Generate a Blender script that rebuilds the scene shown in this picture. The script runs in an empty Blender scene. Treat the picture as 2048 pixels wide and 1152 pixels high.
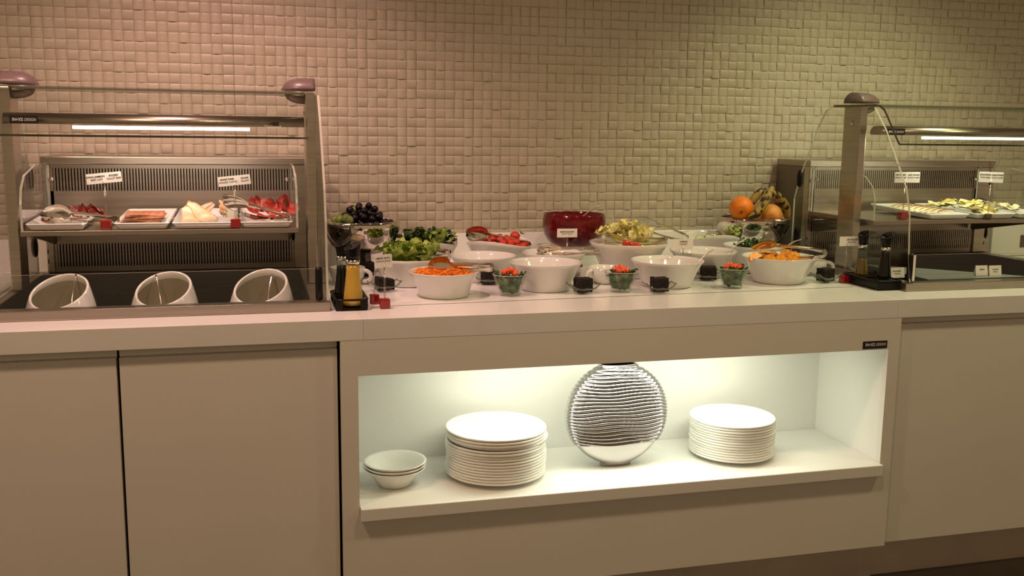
import bpy, bmesh, math, random
from mathutils import Vector, Matrix
R_ = random.Random(7)
PI = math.pi
scene = bpy.context.scene
COL = scene.collection

# ------------------------------------------------------------ camera
FWD = Vector((0.25438883, 0.95402911, -0.15847643))
RGT = Vector((0.96668709, -0.25564214, 0.01277387))
UPV = Vector((0.02832661, 0.15644665, 0.98728013))
FPX, CAMZ, CAMY = 1958.73, 1.37548, -2.45011
cd = bpy.data.cameras.new('camera'); cam = bpy.data.objects.new('camera', cd); COL.objects.link(cam)
cam.matrix_world = Matrix(((RGT.x, UPV.x, -FWD.x, 0), (RGT.y, UPV.y, -FWD.y, CAMY), (RGT.z, UPV.z, -FWD.z, CAMZ), (0, 0, 0, 1)))
cd.sensor_width = 36; cd.lens = FPX / 2048 * 36; cd.clip_start = .05; cd.clip_end = 50
scene.camera = cam

def _ray(x, y): return FWD + RGT * ((x - 1024) / FPX) + UPV * ((576 - y) / FPX)
def at_y(x, y, Y):
    r = _ray(x, y); t = (Y - CAMY) / r.y; return Vector((t * r.x, Y, CAMZ + t * r.z))
def at_z(x, y, Z):
    r = _ray(x, y); t = (Z - CAMZ) / r.z; return Vector((t * r.x, t * r.y + CAMY, Z))

# ------------------------------------------------------------ view, world, room lights
vs = scene.view_settings
vs.view_transform = 'Standard'; vs.look = 'None'; vs.gamma = 1; vs.exposure = 0.0; vs.use_curve_mapping = False
world = bpy.data.worlds.new('world'); scene.world = world; world.use_nodes = True
wb = world.node_tree.nodes['Background']; wb.inputs[0].default_value = (1.0, 0.66, 0.38, 1); wb.inputs[1].default_value = 0.37

def spot(name, loc, tgt, energy, color, size=.03, angle=100, blend=.6):
    l = bpy.data.lights.new(name, 'SPOT'); l.energy = energy; l.color = color; l.shadow_soft_size = size
    l.spot_size = math.radians(angle); l.spot_blend = blend
    o = bpy.data.objects.new(name, l); COL.objects.link(o); o.location = loc
    o.rotation_euler = (Vector(tgt) - Vector(loc)).to_track_quat('-Z', 'Y').to_euler(); return o
def area(name, loc, tgt, energy, color, sx, sy):
    l = bpy.data.lights.new(name, 'AREA'); l.energy = energy; l.color = color; l.shape = 'RECTANGLE'; l.size = sx; l.size_y = sy
    o = bpy.data.objects.new(name, l); COL.objects.link(o); o.location = loc
    o.rotation_euler = (Vector(tgt) - Vector(loc)).to_track_quat('-Z', 'Y').to_euler(); return o
PINK = (1.0, .56, .53); WARM = (1.0, .72, .50); GREEN = (1.0, .97, .58)
spot('ceiling_spot_pink', (-.15, .12, 2.60), (-.05, .50, .9), 80, PINK, .035, 94, .8)
spot('ceiling_spot_warm', (.95, .05, 2.60), (1.0, .42, .9), 12, WARM, .035, 70, .8)
spot('ceiling_spot_green', (2.25, .12, 2.60), (2.2, .50, .9), 56, GREEN, .035, 92, .8)
spot('room_spot_left', (-.75, -.80, 2.65), (-.5, .0, .5), 66, (1, .64, .42), .09, 110)
spot('room_spot_middle', (.95, -.85, 2.65), (.9, .0, .5), 34, (1, .70, .46), .09, 110)
spot('room_spot_right', (2.7, -.80, 2.65), (2.4, .0, .5), 42, (1, .90, .46), .09, 110)

# ------------------------------------------------------------ materials
def lin(c): return tuple((v / 12.92 if v <= .04045 else ((v + .055) / 1.055) ** 2.4) for v in c)
def srgb(r, g, b): return lin((r / 255, g / 255, b / 255))
def mat(name, col, rough=.5, metal=0, bump=0, bscale=60, var=0, vscale=20, coat=0, spec=.5, stretch=None, trans=0, ior=1.45, emit=None, sss=0):
    m = bpy.data.materials.new(name); m.use_nodes = True; nt = m.node_tree; N = nt.nodes; L = nt.links
    p = N['Principled BSDF']; p.inputs['Base Color'].default_value = (*col, 1); p.inputs['Roughness'].default_value = rough
    p.inputs['Metallic'].default_value = metal; p.inputs['Coat Weight'].default_value = coat; p.inputs['Coat Roughness'].default_value = .08
    p.inputs['Specular IOR Level'].default_value = spec; p.inputs['Transmission Weight'].default_value = trans; p.inputs['IOR'].default_value = ior
    if emit: p.inputs['Emission Color'].default_value = (*emit[0], 1); p.inputs['Emission Strength'].default_value = emit[1]
    if sss: p.inputs['Subsurface Weight'].default_value = sss; p.inputs['Subsurface Scale'].default_value = .01
    tc = N.new('ShaderNodeTexCoord'); mp = N.new('ShaderNodeMapping'); L.new(tc.outputs['Object'], mp.inputs[0])
    if stretch: mp.inputs['Scale'].default_value = stretch
    if var or stretch:
        n = N.new('ShaderNodeTexNoise'); n.inputs['Scale'].default_value = vscale; n.inputs['Detail'].default_value = 4; L.new(mp.outputs[0], n.inputs[0])
        if var:
            r = N.new('ShaderNodeValToRGB'); r.color_ramp.elements[0].position = .3; r.color_ramp.elements[1].position = .7
            r.color_ramp.elements[0].color = (*[c * (1 - var) for c in col], 1); r.color_ramp.elements[1].color = (*[min(1, c * (1 + var)) for c in col], 1)
            L.new(n.outputs[0], r.inputs[0]); L.new(r.outputs[0], p.inputs['Base Color'])
    if bump:
        n2 = N.new('ShaderNodeTexNoise'); n2.inputs['Scale'].default_value = bscale; n2.inputs['Detail'].default_value = 5; L.new(mp.outputs[0], n2.inputs[0])
        b = N.new('ShaderNodeBump'); b.inputs['Strength'].default_value = bump; b.inputs['Distance'].default_value = .002
        L.new(n2.outputs[0], b.inputs['Height']); L.new(b.outputs[0], p.inputs['Normal'])
    return m
def two_tone(name, c1, c2, scale=30, rough=.5, lo=.45, hi=.6, bump=.3, bscale=80, sss=0, kind='noise', stretch=None):
    m = mat(name, c1, rough, bump=bump, bscale=bscale, sss=sss); nt = m.node_tree; N = nt.nodes; L = nt.links; p = N['Principled BSDF']
    tc = N.new('ShaderNodeTexCoord'); mp = N.new('ShaderNodeMapping'); L.new(tc.outputs['Object'], mp.inputs[0])
    if stretch: mp.inputs['Scale'].default_value = stretch
    n = N.new('ShaderNodeTexNoise'); n.inputs['Scale'].default_value = scale; n.inputs['Detail'].default_value = 4; L.new(mp.outputs[0], n.inputs[0])
    r = N.new('ShaderNodeValToRGB'); r.color_ramp.elements[0].position = lo; r.color_ramp.elements[1].position = hi
    r.color_ramp.elements[0].color = (*c1, 1); r.color_ramp.elements[1].color = (*c2, 1)
    L.new(n.outputs[0], r.inputs[0]); L.new(r.outputs[0], p.inputs['Base Color']); return m
def pane_mat(name, tint=(.97, .98, .97)):
    m = bpy.data.materials.new(name); m.use_nodes = True; nt = m.node_tree; N = nt.nodes; L = nt.links; N.remove(N['Principled BSDF'])
    t = N.new('ShaderNodeBsdfTransparent'); t.inputs[0].default_value = (*tint, 1); g = N.new('ShaderNodeBsdfGlossy'); g.inputs['Roughness'].default_value = .01
    f = N.new('ShaderNodeLayerWeight'); f.inputs[0].default_value = .5; pw = N.new('ShaderNodeMath'); pw.operation = 'POWER'; pw.inputs[1].default_value = 5
    ma = N.new('ShaderNodeMath'); ma.operation = 'MULTIPLY_ADD'; ma.inputs[1].default_value = .9; ma.inputs[2].default_value = .035; mx = N.new('ShaderNodeMixShader')
    L.new(f.outputs['Facing'], pw.inputs[0]); L.new(pw.outputs[0], ma.inputs[0]); L.new(ma.outputs[0], mx.inputs[0]); L.new(t.outputs[0], mx.inputs[1]); L.new(g.outputs[0], mx.inputs[2]); L.new(mx.outputs[0], N['Material Output'].inputs[0]); return m
M = {}
M['tile'] = mat('glazed_cream_tile', (.43, .385, .30), .42, bump=.12, bscale=240, var=.03, vscale=6)
M['grout'] = mat('grout', (.40, .35, .27), .8, bump=.3)
M['laminate'] = mat('white_laminate', (.76, .74, .68), .45, bump=.03, bscale=400, var=.015, vscale=5)
M['stone'] = mat('white_solid_surface', (.79, .79, .765), .16, var=.02, vscale=9, bump=.01, bscale=30)
M['niche'] = mat('white_niche_laminate', (.80, .80, .77), .4, bump=.02, bscale=300)
M['floor'] = mat('dark_floor', (.03, .022, .018), .35, var=.2, bump=.1)
M['ceil'] = mat('ceiling_paint', (.5, .42, .32), .9, bump=.05)
M['steel'] = mat('brushed_steel', (.50, .45, .38), .30, 1, bump=.06, bscale=40, var=.10, vscale=3, stretch=(1, 1, 40))
M['steelh'] = mat('brushed_steel_grain_along', (.40, .355, .30), .33, 1, bump=.05, bscale=30, var=.12, vscale=2, stretch=(1, 40, 40))
M['steeld'] = mat('dull_steel', (.20, .17, .14), .42, 1, bump=.05, bscale=30, var=.1, vscale=3)
M['plinth'] = mat('plinth_steel', (.66, .60, .50), .5, .6, bump=.04, bscale=40, var=.1, vscale=3)
M['mauve'] = mat('painted_cap', (.15, .105, .10), .35, var=.04)
M['mirror'] = mat('polished_steel', (.72, .67, .60), .06, 1, bump=.01, bscale=8)
M['chrome'] = mat('chrome_glaze', (.50, .485, .49), .07, 1, bump=.008, bscale=10)
M['spoonm'] = mat('spoon_steel', (.85, .80, .72), .28, .8, bump=.01)
M['wellsteel'] = mat('well_steel', (.13, .105, .095), .34, 1, bump=.05, bscale=30, var=.2, vscale=3, stretch=(1, 1, 30))
M['bowl_shade'] = mat('bowl_inside_shaded_glaze', (.36, .32, .24), .25, bump=.01, var=.1, vscale=10)  # darker than the porcelain outside: the shade inside the slanted bowls, put into colour
M['tong'] = mat('tong_steel', (.66, .60, .52), .16, 1, bump=.03, bscale=60)
M['ceramic'] = mat('white_porcelain', (.70, .695, .67), .10, coat=.5, bump=.01, bscale=20)
M['platew'] = mat('plate_porcelain', (.86, .85, .80), .12, coat=.4, bump=.005, bscale=20)
M['black'] = mat('black_plastic', (.007, .006, .005), .30, bump=.02, spec=.25)
M['dark'] = mat('dark_recess', (.006, .005, .004), .8, bump=.01)
M['gap'] = mat('joint_shadow_gap', (.02, .015, .012), .9, bump=.01)
M['red'] = mat('red_acrylic', (.26, .006, .005), .12, coat=.5, bump=.01, spec=.6)
M['redglass'] = mat('red_bubble_glass', (.13, .003, .006), .14, coat=.3, bump=.04, bscale=90, var=.35, vscale=30, trans=.1)
M['card'] = mat('card_paper', (.80, .76, .72), .6, bump=.02)
M['ink'] = mat('printed_ink', (.05, .045, .04), .7, bump=.01)
M['inkw'] = mat('white_print', (.85, .82, .78), .5, bump=.01)
M['sticker'] = mat('black_label', (.012, .012, .018), .3, bump=.01)
M['wire'] = mat('clip_wire', (.55, .5, .44), .25, 1, bump=.02)
M['pane'] = pane_mat('safety_glass')
M['glass'] = pane_mat('clear_glass', (.93, .96, .94))
M['edge'] = mat('glass_edge', (.10, .11, .065), .15, bump=.01, spec=.7)
M['edgel'] = mat('polished_glass_edge', (.50, .50, .42), .12, bump=.01, spec=.7)
M['tube'] = mat('lamp_tube_glow', (1, 1, 1), .5, bump=.01, emit=((1.0, .90, .80), 9))
M['tubeg'] = mat('lamp_tube_glow_cool', (1, 1, 1), .5, bump=.01, emit=((.93, 1.0, .85), 5))
M['led'] = mat('led_diffuser', (1, 1, 1), .5, bump=.01, emit=((.98, 1.0, .80), 7))
M['carrot'] = mat('grated_carrot', (.86, .25, .02), .5, var=.25, vscale=90, bump=.2)
M['tomato'] = mat('tomato_skin', (.50, .035, .012), .15, coat=.4, var=.15, vscale=30, bump=.02)
M['tomflesh'] = mat('tomato_flesh', (.78, .13, .05), .3, var=.25, vscale=60, bump=.3)
M['leaf'] = two_tone('romaine_leaf', (.16, .26, .03), (.42, .52, .12), 38, .4, bump=.6, bscale=60)
M['leafd'] = two_tone('spinach_leaf', (.015, .045, .010), (.06, .12, .02), 40, .35, bump=.5, bscale=60)
M['iceberg'] = two_tone('iceberg_leaf', (.74, .70, .26), (.90, .82, .48), 30, .45, bump=.5, bscale=50, sss=.1)
M['cuke'] = two_tone('cucumber_flesh', (.45, .58, .18), (.66, .74, .34), 60, .35, bump=.1)
M['cukeskin'] = mat('cucumber_skin', (.03, .07, .012), .3, var=.3, bump=.1)
M['grape'] = mat('black_grape_skin', (.008, .004, .008), .3, var=.4, vscale=60, bump=.03, spec=.35)
M['grapeg'] = mat('green_grape_skin', (.20, .24, .06), .22, var=.2, vscale=50, bump=.02)
M['stem'] = mat('fruit_stem', (.10, .07, .03), .7, bump=.3)
M['orange'] = mat('orange_peel', (.82, .22, .015), .38, var=.08, vscale=20, bump=.5, bscale=330)
M['orangel'] = mat('pale_orange_peel', (.80, .34, .06), .38, var=.08, vscale=20, bump=.5, bscale=330)
M['oflesh'] = two_tone('orange_flesh', (.80, .30, .02), (.92, .48, .08), 40, .3, bump=.3)
M['banana'] = two_tone('spotted_banana_peel', (.36, .25, .05), (.04, .016, .008), 40, .45, .50, .58, bump=.1, stretch=(1, 1, 1))
M['cake'] = two_tone('chocolate_cake', (.006, .003, .0025), (.018, .008, .006), 90, .85, bump=1.0, bscale=260)
M['ham'] = two_tone('beef_ham', (.17, .020, .012), (.25, .05, .03), 30, .4, bump=.15)
M['roast'] = two_tone('roast_beef', (.36, .12, .045), (.55, .25, .15), 60, .5, bump=.6, bscale=140)
M['turkey'] = two_tone('smoked_turkey', (.78, .52, .34), (.84, .68, .54), 16, .35, bump=.1, sss=.1)
M['turkeye'] = mat('smoked_turkey_rind', (.66, .36, .10), .4, var=.2, bump=.1)
M['salami'] = two_tone('salami', (.30, .025, .018), (.42, .08, .05), 90, .35, bump=.1)
M['cheese'] = mat('white_cheese', (.84, .76, .52), .45, var=.05, vscale=40, bump=.1)
M['cheesey'] = mat('yellow_cheese', (.88, .80, .42), .45, var=.08, vscale=40, bump=.2)
M['rind'] = mat('cheese_rind', (.26, .10, .03), .5, bump=.1)
M['lemon'] = mat('lemon_juice', (.80, .48, .06), .25, coat=.3, bump=.01, trans=.2)
M['oil'] = mat('olive_oil', (.40, .22, .01), .08, coat=.6, bump=.01, trans=.7)
M['vinegar'] = mat('dark_vinegar', (.004, .002, .002), .2, bump=.01, spec=.15)
M['soup'] = mat('pale_sauce', (.76, .60, .36), .3, var=.1, vscale=30, bump=.1)
M['oat'] = two_tone('muesli_yogurt', (.80, .72, .60), (.48, .28, .12), 50, .5, .58, .66, bump=.4)
M['bluegrey'] = mat('well_cover_grey', (.20, .23, .21), .25, bump=.02, var=.03)

# ------------------------------------------------------------ mesh helpers
class MB:
    def __init__(s): s.v = []; s.f = []; s.mi = []; s.sm = []
    def add(s, vs, fs, mi=0, smooth=False):
        b = len(s.v); s.v += [tuple(v) for v in vs]
        for f in fs: s.f.append(tuple(i + b for i in f)); s.mi.append(mi); s.sm.append(smooth)
        return s
    def box(s, x0, x1, y0, y1, z0, z1, mi=0):
        v = [(x, y, z) for z in (z0, z1) for y in (y0, y1) for x in (x0, x1)]
        return s.add(v, [(0, 2, 3, 1), (4, 5, 7, 6), (0, 1, 5, 4), (2, 6, 7, 3), (0, 4, 6, 2), (1, 3, 7, 5)], mi)
    def bbox(s, x0, x1, y0, y1, z0, z1, b=.003, mi=0, seg=2):
        bm = bmesh.new(); bmesh.ops.create_cube(bm, size=1)
        for v in bm.verts: v.co = Vector(((x0 + x1) / 2 + v.co.x * (x1 - x0), (y0 + y1) / 2 + v.co.y * (y1 - y0), (z0 + z1) / 2 + v.co.z * (z1 - z0)))
        bmesh.ops.bevel(bm, geom=bm.edges[:], offset=b, segments=seg, affect='EDGES', profile=.5)
        return s.bm(bm, mi)
    def bm(s, bm, mi=0, smooth=False):
        bm.verts.index_update(); s.add([v.co[:] for v in bm.verts], [[v.index for v in f.verts] for f in bm.faces], mi, smooth); bm.free(); return s
    def lathe(s, prof, seg=40, c=(0, 0, 0), mi=0, sx=1, sy=1, smooth=True, zf=None, close=False, flute=0, nfl=0):
        vs = []; n = len(prof)
        for i in range(seg):
            a = 2 * PI * i / seg; k = 1 + (flute * math.cos(nfl * a) if flute else 0)
            for (r, z) in prof:
                zz = zf(r, z, a) if zf else z
                vs.append((c[0] + r * k * math.cos(a) * sx, c[1] + r * k * math.sin(a) * sy, c[2] + zz))
        fs = []
        for i in range(seg):
            j = (i + 1) % seg
            for k in range(n - 1 if not close else n):
                k2 = (k + 1) % n; fs.append((i * n + k, j * n + k, j * n + k2, i * n + k2))
        return s.add(vs, fs, mi, smooth)
    def tube(s, pts, r, seg=8, mi=0, caps=True, ry=None, up=None):
        pts = [Vector(p) for p in pts]; vs = []; n = len(pts); rr = r if isinstance(r, (list, tuple)) else [r] * n
        u = Vector(up) if up else None
        for i, p in enumerate(pts):
            d = (pts[min(i + 1, n - 1)] - pts[max(i - 1, 0)]).normalized()
            if u is None or abs(d.dot(u)) > .95: u = Vector((0, 0, 1)) if abs(d.z) < .9 else Vector((0, 1, 0))
            a = d.cross(u).normalized(); b = a.cross(d).normalized(); u = b if not up else u
            for k in range(seg):
                t = 2 * PI * k / seg; vs.append(p + a * math.cos(t) * rr[i] + b * math.sin(t) * (rr[i] if ry is None else ry))
        fs = [(i * seg + k, i * seg + (k + 1) % seg, (i + 1) * seg + (k + 1) % seg, (i + 1) * seg + k) for i in range(n - 1) for k in range(seg)]
        if caps: fs += [tuple(range(seg))[::-1], tuple((n - 1) * seg + k for k in range(seg))]
        return s.add(vs, fs, mi, True)
    def prism(s, poly, x0, x1, mi=0, emi=None):      # polygon in (y, z) pushed along x
        n = len(poly); vs = [(x0, y, z) for y, z in poly] + [(x1, y, z) for y, z in poly]
        s.add(vs, [tuple(range(n)), tuple(range(n, 2 * n))[::-1]], mi)
        b = len(s.v) - 2 * n
        for i in range(n):
            j = (i + 1) % n; s.f.append((b + i, b + n + i, b + n + j, b + j)); s.mi.append(mi if emi is None else emi); s.sm.append(False)
        return s
    def ball(s, c, r, mi=0, sub=2, sc=(1, 1, 1), rot=None):
        bm = bmesh.new(); bmesh.ops.create_icosphere(bm, subdivisions=sub, radius=1)
        for v in bm.verts:
            q = Vector((v.co.x * sc[0] * r, v.co.y * sc[1] * r, v.co.z * sc[2] * r))
            if rot: q = rot @ q
            v.co = q + Vector(c)
        return s.bm(bm, mi, True)
    def build(s, name, mats, parent=None, loc=None, fix=True):
        me = bpy.data.meshes.new(name); me.from_pydata(s.v, [], s.f)
        if not isinstance(mats, (list, tuple)): mats = [mats]
        for m in mats: me.materials.append(m)
        me.polygons.foreach_set('material_index', s.mi); me.polygons.foreach_set('use_smooth', s.sm)
        if fix:
            bm = bmesh.new(); bm.from_mesh(me); bmesh.ops.recalc_face_normals(bm, faces=bm.faces[:]); bm.to_mesh(me); bm.free()
        me.update()
        o = bpy.data.objects.new(name, me); COL.objects.link(o)
        if parent: o.parent = parent
        if loc is not None: o.location = loc
        return o
def tag(o, label=None, cat=None, group=None, kind=None):
    if label: o['label'] = label
    if cat: o['category'] = cat
    if group: o['group'] = group
    if kind: o['kind'] = kind
    return o
def empty(name, loc, label, cat, group=None, rz=0):
    o = bpy.data.objects.new(name, None); COL.objects.link(o); o.location = loc; o.rotation_euler = (0, 0, rz); o.empty_display_size = .02
    return tag(o, label, cat, group)
def copy_tree(o, parent=None):
    c = o.copy(); COL.objects.link(c); c.parent = parent
    for ch in list(o.children): copy_tree(ch, c)
    return c
_font = None
def text(name, s, size, mtx, m, parent, ext=.0002, align='CENTER', bold=0, shear=0, width=None):
    c = bpy.data.curves.new(name, 'FONT'); c.body = s; c.size = size; c.extrude = ext; c.align_x = align; c.align_y = 'CENTER'; c.offset = bold; c.shear = shear
    c.resolution_u = 3
    c.materials.append(m); o = bpy.data.objects.new(name, c); COL.objects.link(o); o.parent = parent
    if width: mtx = mtx @ Matrix.Diagonal((width, 1, 1, 1))
    o.matrix_local = mtx; return o
FRONT = Matrix(((1, 0, 0, 0), (0, 0, -1, 0), (0, 1, 0, 0), (0, 0, 0, 1)))     # text facing -Y
def T(x, y, z): return Matrix.Translation((x, y, z))

# ------------------------------------------------------------ structure: floor, ceiling, walls
WY = 1.05
tag(MB().box(-3.2, 5.6, -4.6, WY + .1, -.05, 0).build('floor', M['floor']), kind='structure')
tag(MB().box(-3.2, 5.6, -4.6, WY + .1, 2.85, 2.9).build('ceiling', M['ceil']), kind='structure')
wall = tag(MB().box(-3.2, 5.6, WY + .004, WY + .1, 0, 2.85).build('wall_back', M['grout']), kind='structure')
PX, PZ, X0, Z0 = .0344, .0332, -.94, .985
def tile_mesh(name, kind, amp, tx, tz):
    w = PX / 2 - .00012; h = PZ / 2 - .00018; n = 6; vs = []; fs = []; G = [-1, -.93, -.5, 0, .5, .93, 1]
    for j in range(n + 1):
        for i in range(n + 1):
            u = G[i]; v = G[j]; e = .0007 if abs(u) == 1 or abs(v) == 1 else 0
            d = amp * (1 - (u if kind else v) ** 2) + tx * u + tz * v - e
            vs.append((u * w, -.0035 - d, v * h))
    for j in range(n):
        for i in range(n): a = j * (n + 1) + i; fs.append((a, a + 1, a + n + 2, a + n + 1))
    ring = [i for i in range(n + 1)] + [k * (n + 1) + n for k in range(1, n + 1)] + [n * (n + 1) + i for i in range(n - 1, -1, -1)] + [k * (n + 1) for k in range(n - 1, 0, -1)]
    b = len(vs); L = len(ring); vs += [vs[i] for i in ring] + [(vs[i][0], .004, vs[i][2]) for i in ring]
    for k in range(L): fs.append((b + k, b + L + k, b + L + (k + 1) % L, b + (k + 1) % L))
    return vs, fs
kinds = []
for k in range(12):
    kd = k % 2; kinds.append(tile_mesh('tile', kd, (R_.uniform(.0034, .005) if kd else R_.uniform(.0018, .0034)) * (0.15 if k in (4, 7) else 1), R_.uniform(-.0007, .0007), R_.uniform(-.0006, .0009) + (.0012 if not kd else 0)))
tmesh = []
for vs_, fs_ in kinds:
    me = bpy.data.meshes.new('tile'); me.from_pydata(vs_, [], fs_); me.materials.append(M['tile'])
    me.polygons.foreach_set('use_smooth', [i < 36 for i in range(len(fs_))]); me.update(); tmesh.append(me)
rest = MB(); cnt = 0; ncol = 124; nrow = 31
for i in range(ncol):
    for j in range(nrow):
        x = X0 + i * PX + (.0006 if i % 24 == 2 else 0); z = Z0 + j * PZ + PZ / 2
        k = R_.randrange(12); y = WY + R_.uniform(-.0011, .0011)
        p = at_y(0, 0, WY)
        vis = (i >= 3 and z > 1.29) or i >= 30
        if vis and i < 21 and cnt < 300 and j < 24:
            o = bpy.data.objects.new('tile', tmesh[k]); COL.objects.link(o); o.parent = wall; o.location = (x + PX / 2, y, z); cnt += 1
        else:
            vs_, fs_ = kinds[k]; b = len(rest.v); rest.v += [(v[0] + x + PX / 2, v[1] + y, v[2] + z) for v in vs_]
            for q, f in enumerate(fs_): rest.f.append(tuple(a + b for a in f)); rest.mi.append(0); rest.sm.append(q < 36)
tag(rest.build('wall_tiles', M['tile'], wall, fix=False), kind='stuff')

# ------------------------------------------------------------ counter: cabinets and worktops
CT = .90
def cabinet(x0, x1, label, handle_gap=True):
    t = empty('base_cabinet', ((x0 + x1) / 2, .02, 0), label, 'cabinet'); ox = (x0 + x1) / 2; oy = .02
    MB().box(x0 - ox + .002, x1 - ox - .002, .03, 1.0, .134, .60).build('carcass', M['gap'], t)
    MB().bbox(x0 - ox + .0035, x1 - ox - .0035, 0.0, .028, .134, .822, .0015).build('door', M['laminate'], t)
    MB().box(x0 - ox + .003, x1 - ox - .003, .016, .026, .8225, .8445).build('recess_strip', M['laminate'], t)
    MB().box(x0 - ox, x1 - ox, .06, .075, 0, .133).build('plinth', M['plinth'], t)
    return t
cabinet(-1.05, -.324, 'white base cabinet with a plain door at the far left of the counter')
cabinet(-.324, .203, 'white base cabinet with a plain door left of the lit shelf opening')
cabinet(1.848, 3.6, 'white base cabinet with a plain wide door right of the lit shelf opening')
# middle cabinet with the open niche
ox = 1.0
mc = empty('niche_cabinet', (ox, 0, 0), 'white middle cabinet with a lit open niche holding plates and a silver vase', 'cabinet')
f = MB(); f0, f1 = .206 - ox, 1.846 - ox; n0, n1 = .25 - ox, 1.808 - ox
f.box(f0, f1, .0006, .022, .752, .8449); f.box(f0, n0, .0006, .022, .134, .752); f.box(n1, f1, .0006, .022, .134, .752); f.box(n0, n1, .0006, .022, .134, .372)
f.build('front_panel', M['laminate'], mc)
MB().box(n0, n1, .356, .376, .372, .752).build('niche_back', M['niche'], mc)
MB().box(n0 - .018, n0, .022, .376, .372, .752).build('niche_side', M['niche'], mc)
MB().box(n1, n1 + .018, .022, .376, .372, .752).build('niche_side', M['niche'], mc)
MB().box(n0, n1, .022, .376, .752, .77).build('niche_ceiling', M['niche'], mc)
MB().bbox(n0 + .001, n1 - .0005, -.02, .356, .366, .401, .0025).build('niche_shelf', M['niche'], mc)
MB().box(-.47, .53, .045, .065, .7465, .7515).build('led_strip', M['led'], mc)
MB().box(f0, f1, .06, .075, 0, .133).build('plinth', M['plinth'], mc)
lb = MB().bbox(1.720 - ox, 1.802 - ox, -.001, .0005, .7565, .779, .0006).build('maker_label', M['sticker'], mc); lb['label'] = 'small black label lettered INOKSDESIGN'
def maker(parent, cx, y, cz, w, h):
    text('lettering', 'IN•XS', h * .58, T(cx - w * .21, y, cz) @ FRONT, M['inkw'], parent, .0001, bold=.0002, width=w / h * .26)
    text('lettering', 'DESIGN', h * .54, T(cx + w * .22, y, cz) @ FRONT, M['inkw'], parent, .0001, shear=.25, width=w / h * .22)
maker(lb, 1.761 - ox, -.0012, .768, .082, .0225)
area('niche_led_light', (1.05, .10, .744), (1.05, .17, .40), 3.3, (.98, 1.0, .78), 1.0, .05)

def slab(x0, x1, hole, label, name='worktop'):
    c = ((x0 + x1) / 2, 0, CT); t = empty(name, c, label, 'worktop'); ox = c[0]
    m = MB(); z0, z1 = -.055, 0
    if hole:
        a, b, y0, y1 = hole
        m.bbox(x0 - ox, x1 - ox, 0, y0, z0, z1, .0012); m.box(x0 - ox, a - ox, y0, WY - .02, z0, z1); m.box(b - ox, x1 - ox, y0, WY - .02, z0, z1); m.box(a - ox, b - ox, y1, WY - .02, z0, z1)
    else: m.bbox(x0 - ox, x1 - ox, 0, WY - .02, z0, z1, .0012)
    m.build('slab', M['stone'], t)
    MB().bbox(x0 - ox, x1 - ox, WY - .02, WY - .001, z0, .104, .0015).build('upstand', M['stone'], t)
    return t
slab(-1.05, .2645, (-.625, .145, .165, .785), 'white worktop section under the left refrigerated display')
wm = slab(.2648, 1.8312, None, 'white worktop section in the middle carrying the salad bowls')
slab(1.8315, 3.6, (1.985, 2.755, .165, .785), 'white worktop section under the right refrigerated display')
MB().add([(.33 - 1.048, .170, .0006), (1.84 - 1.048, .240, .0006), (1.84 - 1.048, .2432, .0006), (.33 - 1.048, .1732, .0006)], [(0, 1, 2, 3)]).build('joint_line', M['gap'], wm)

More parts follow.
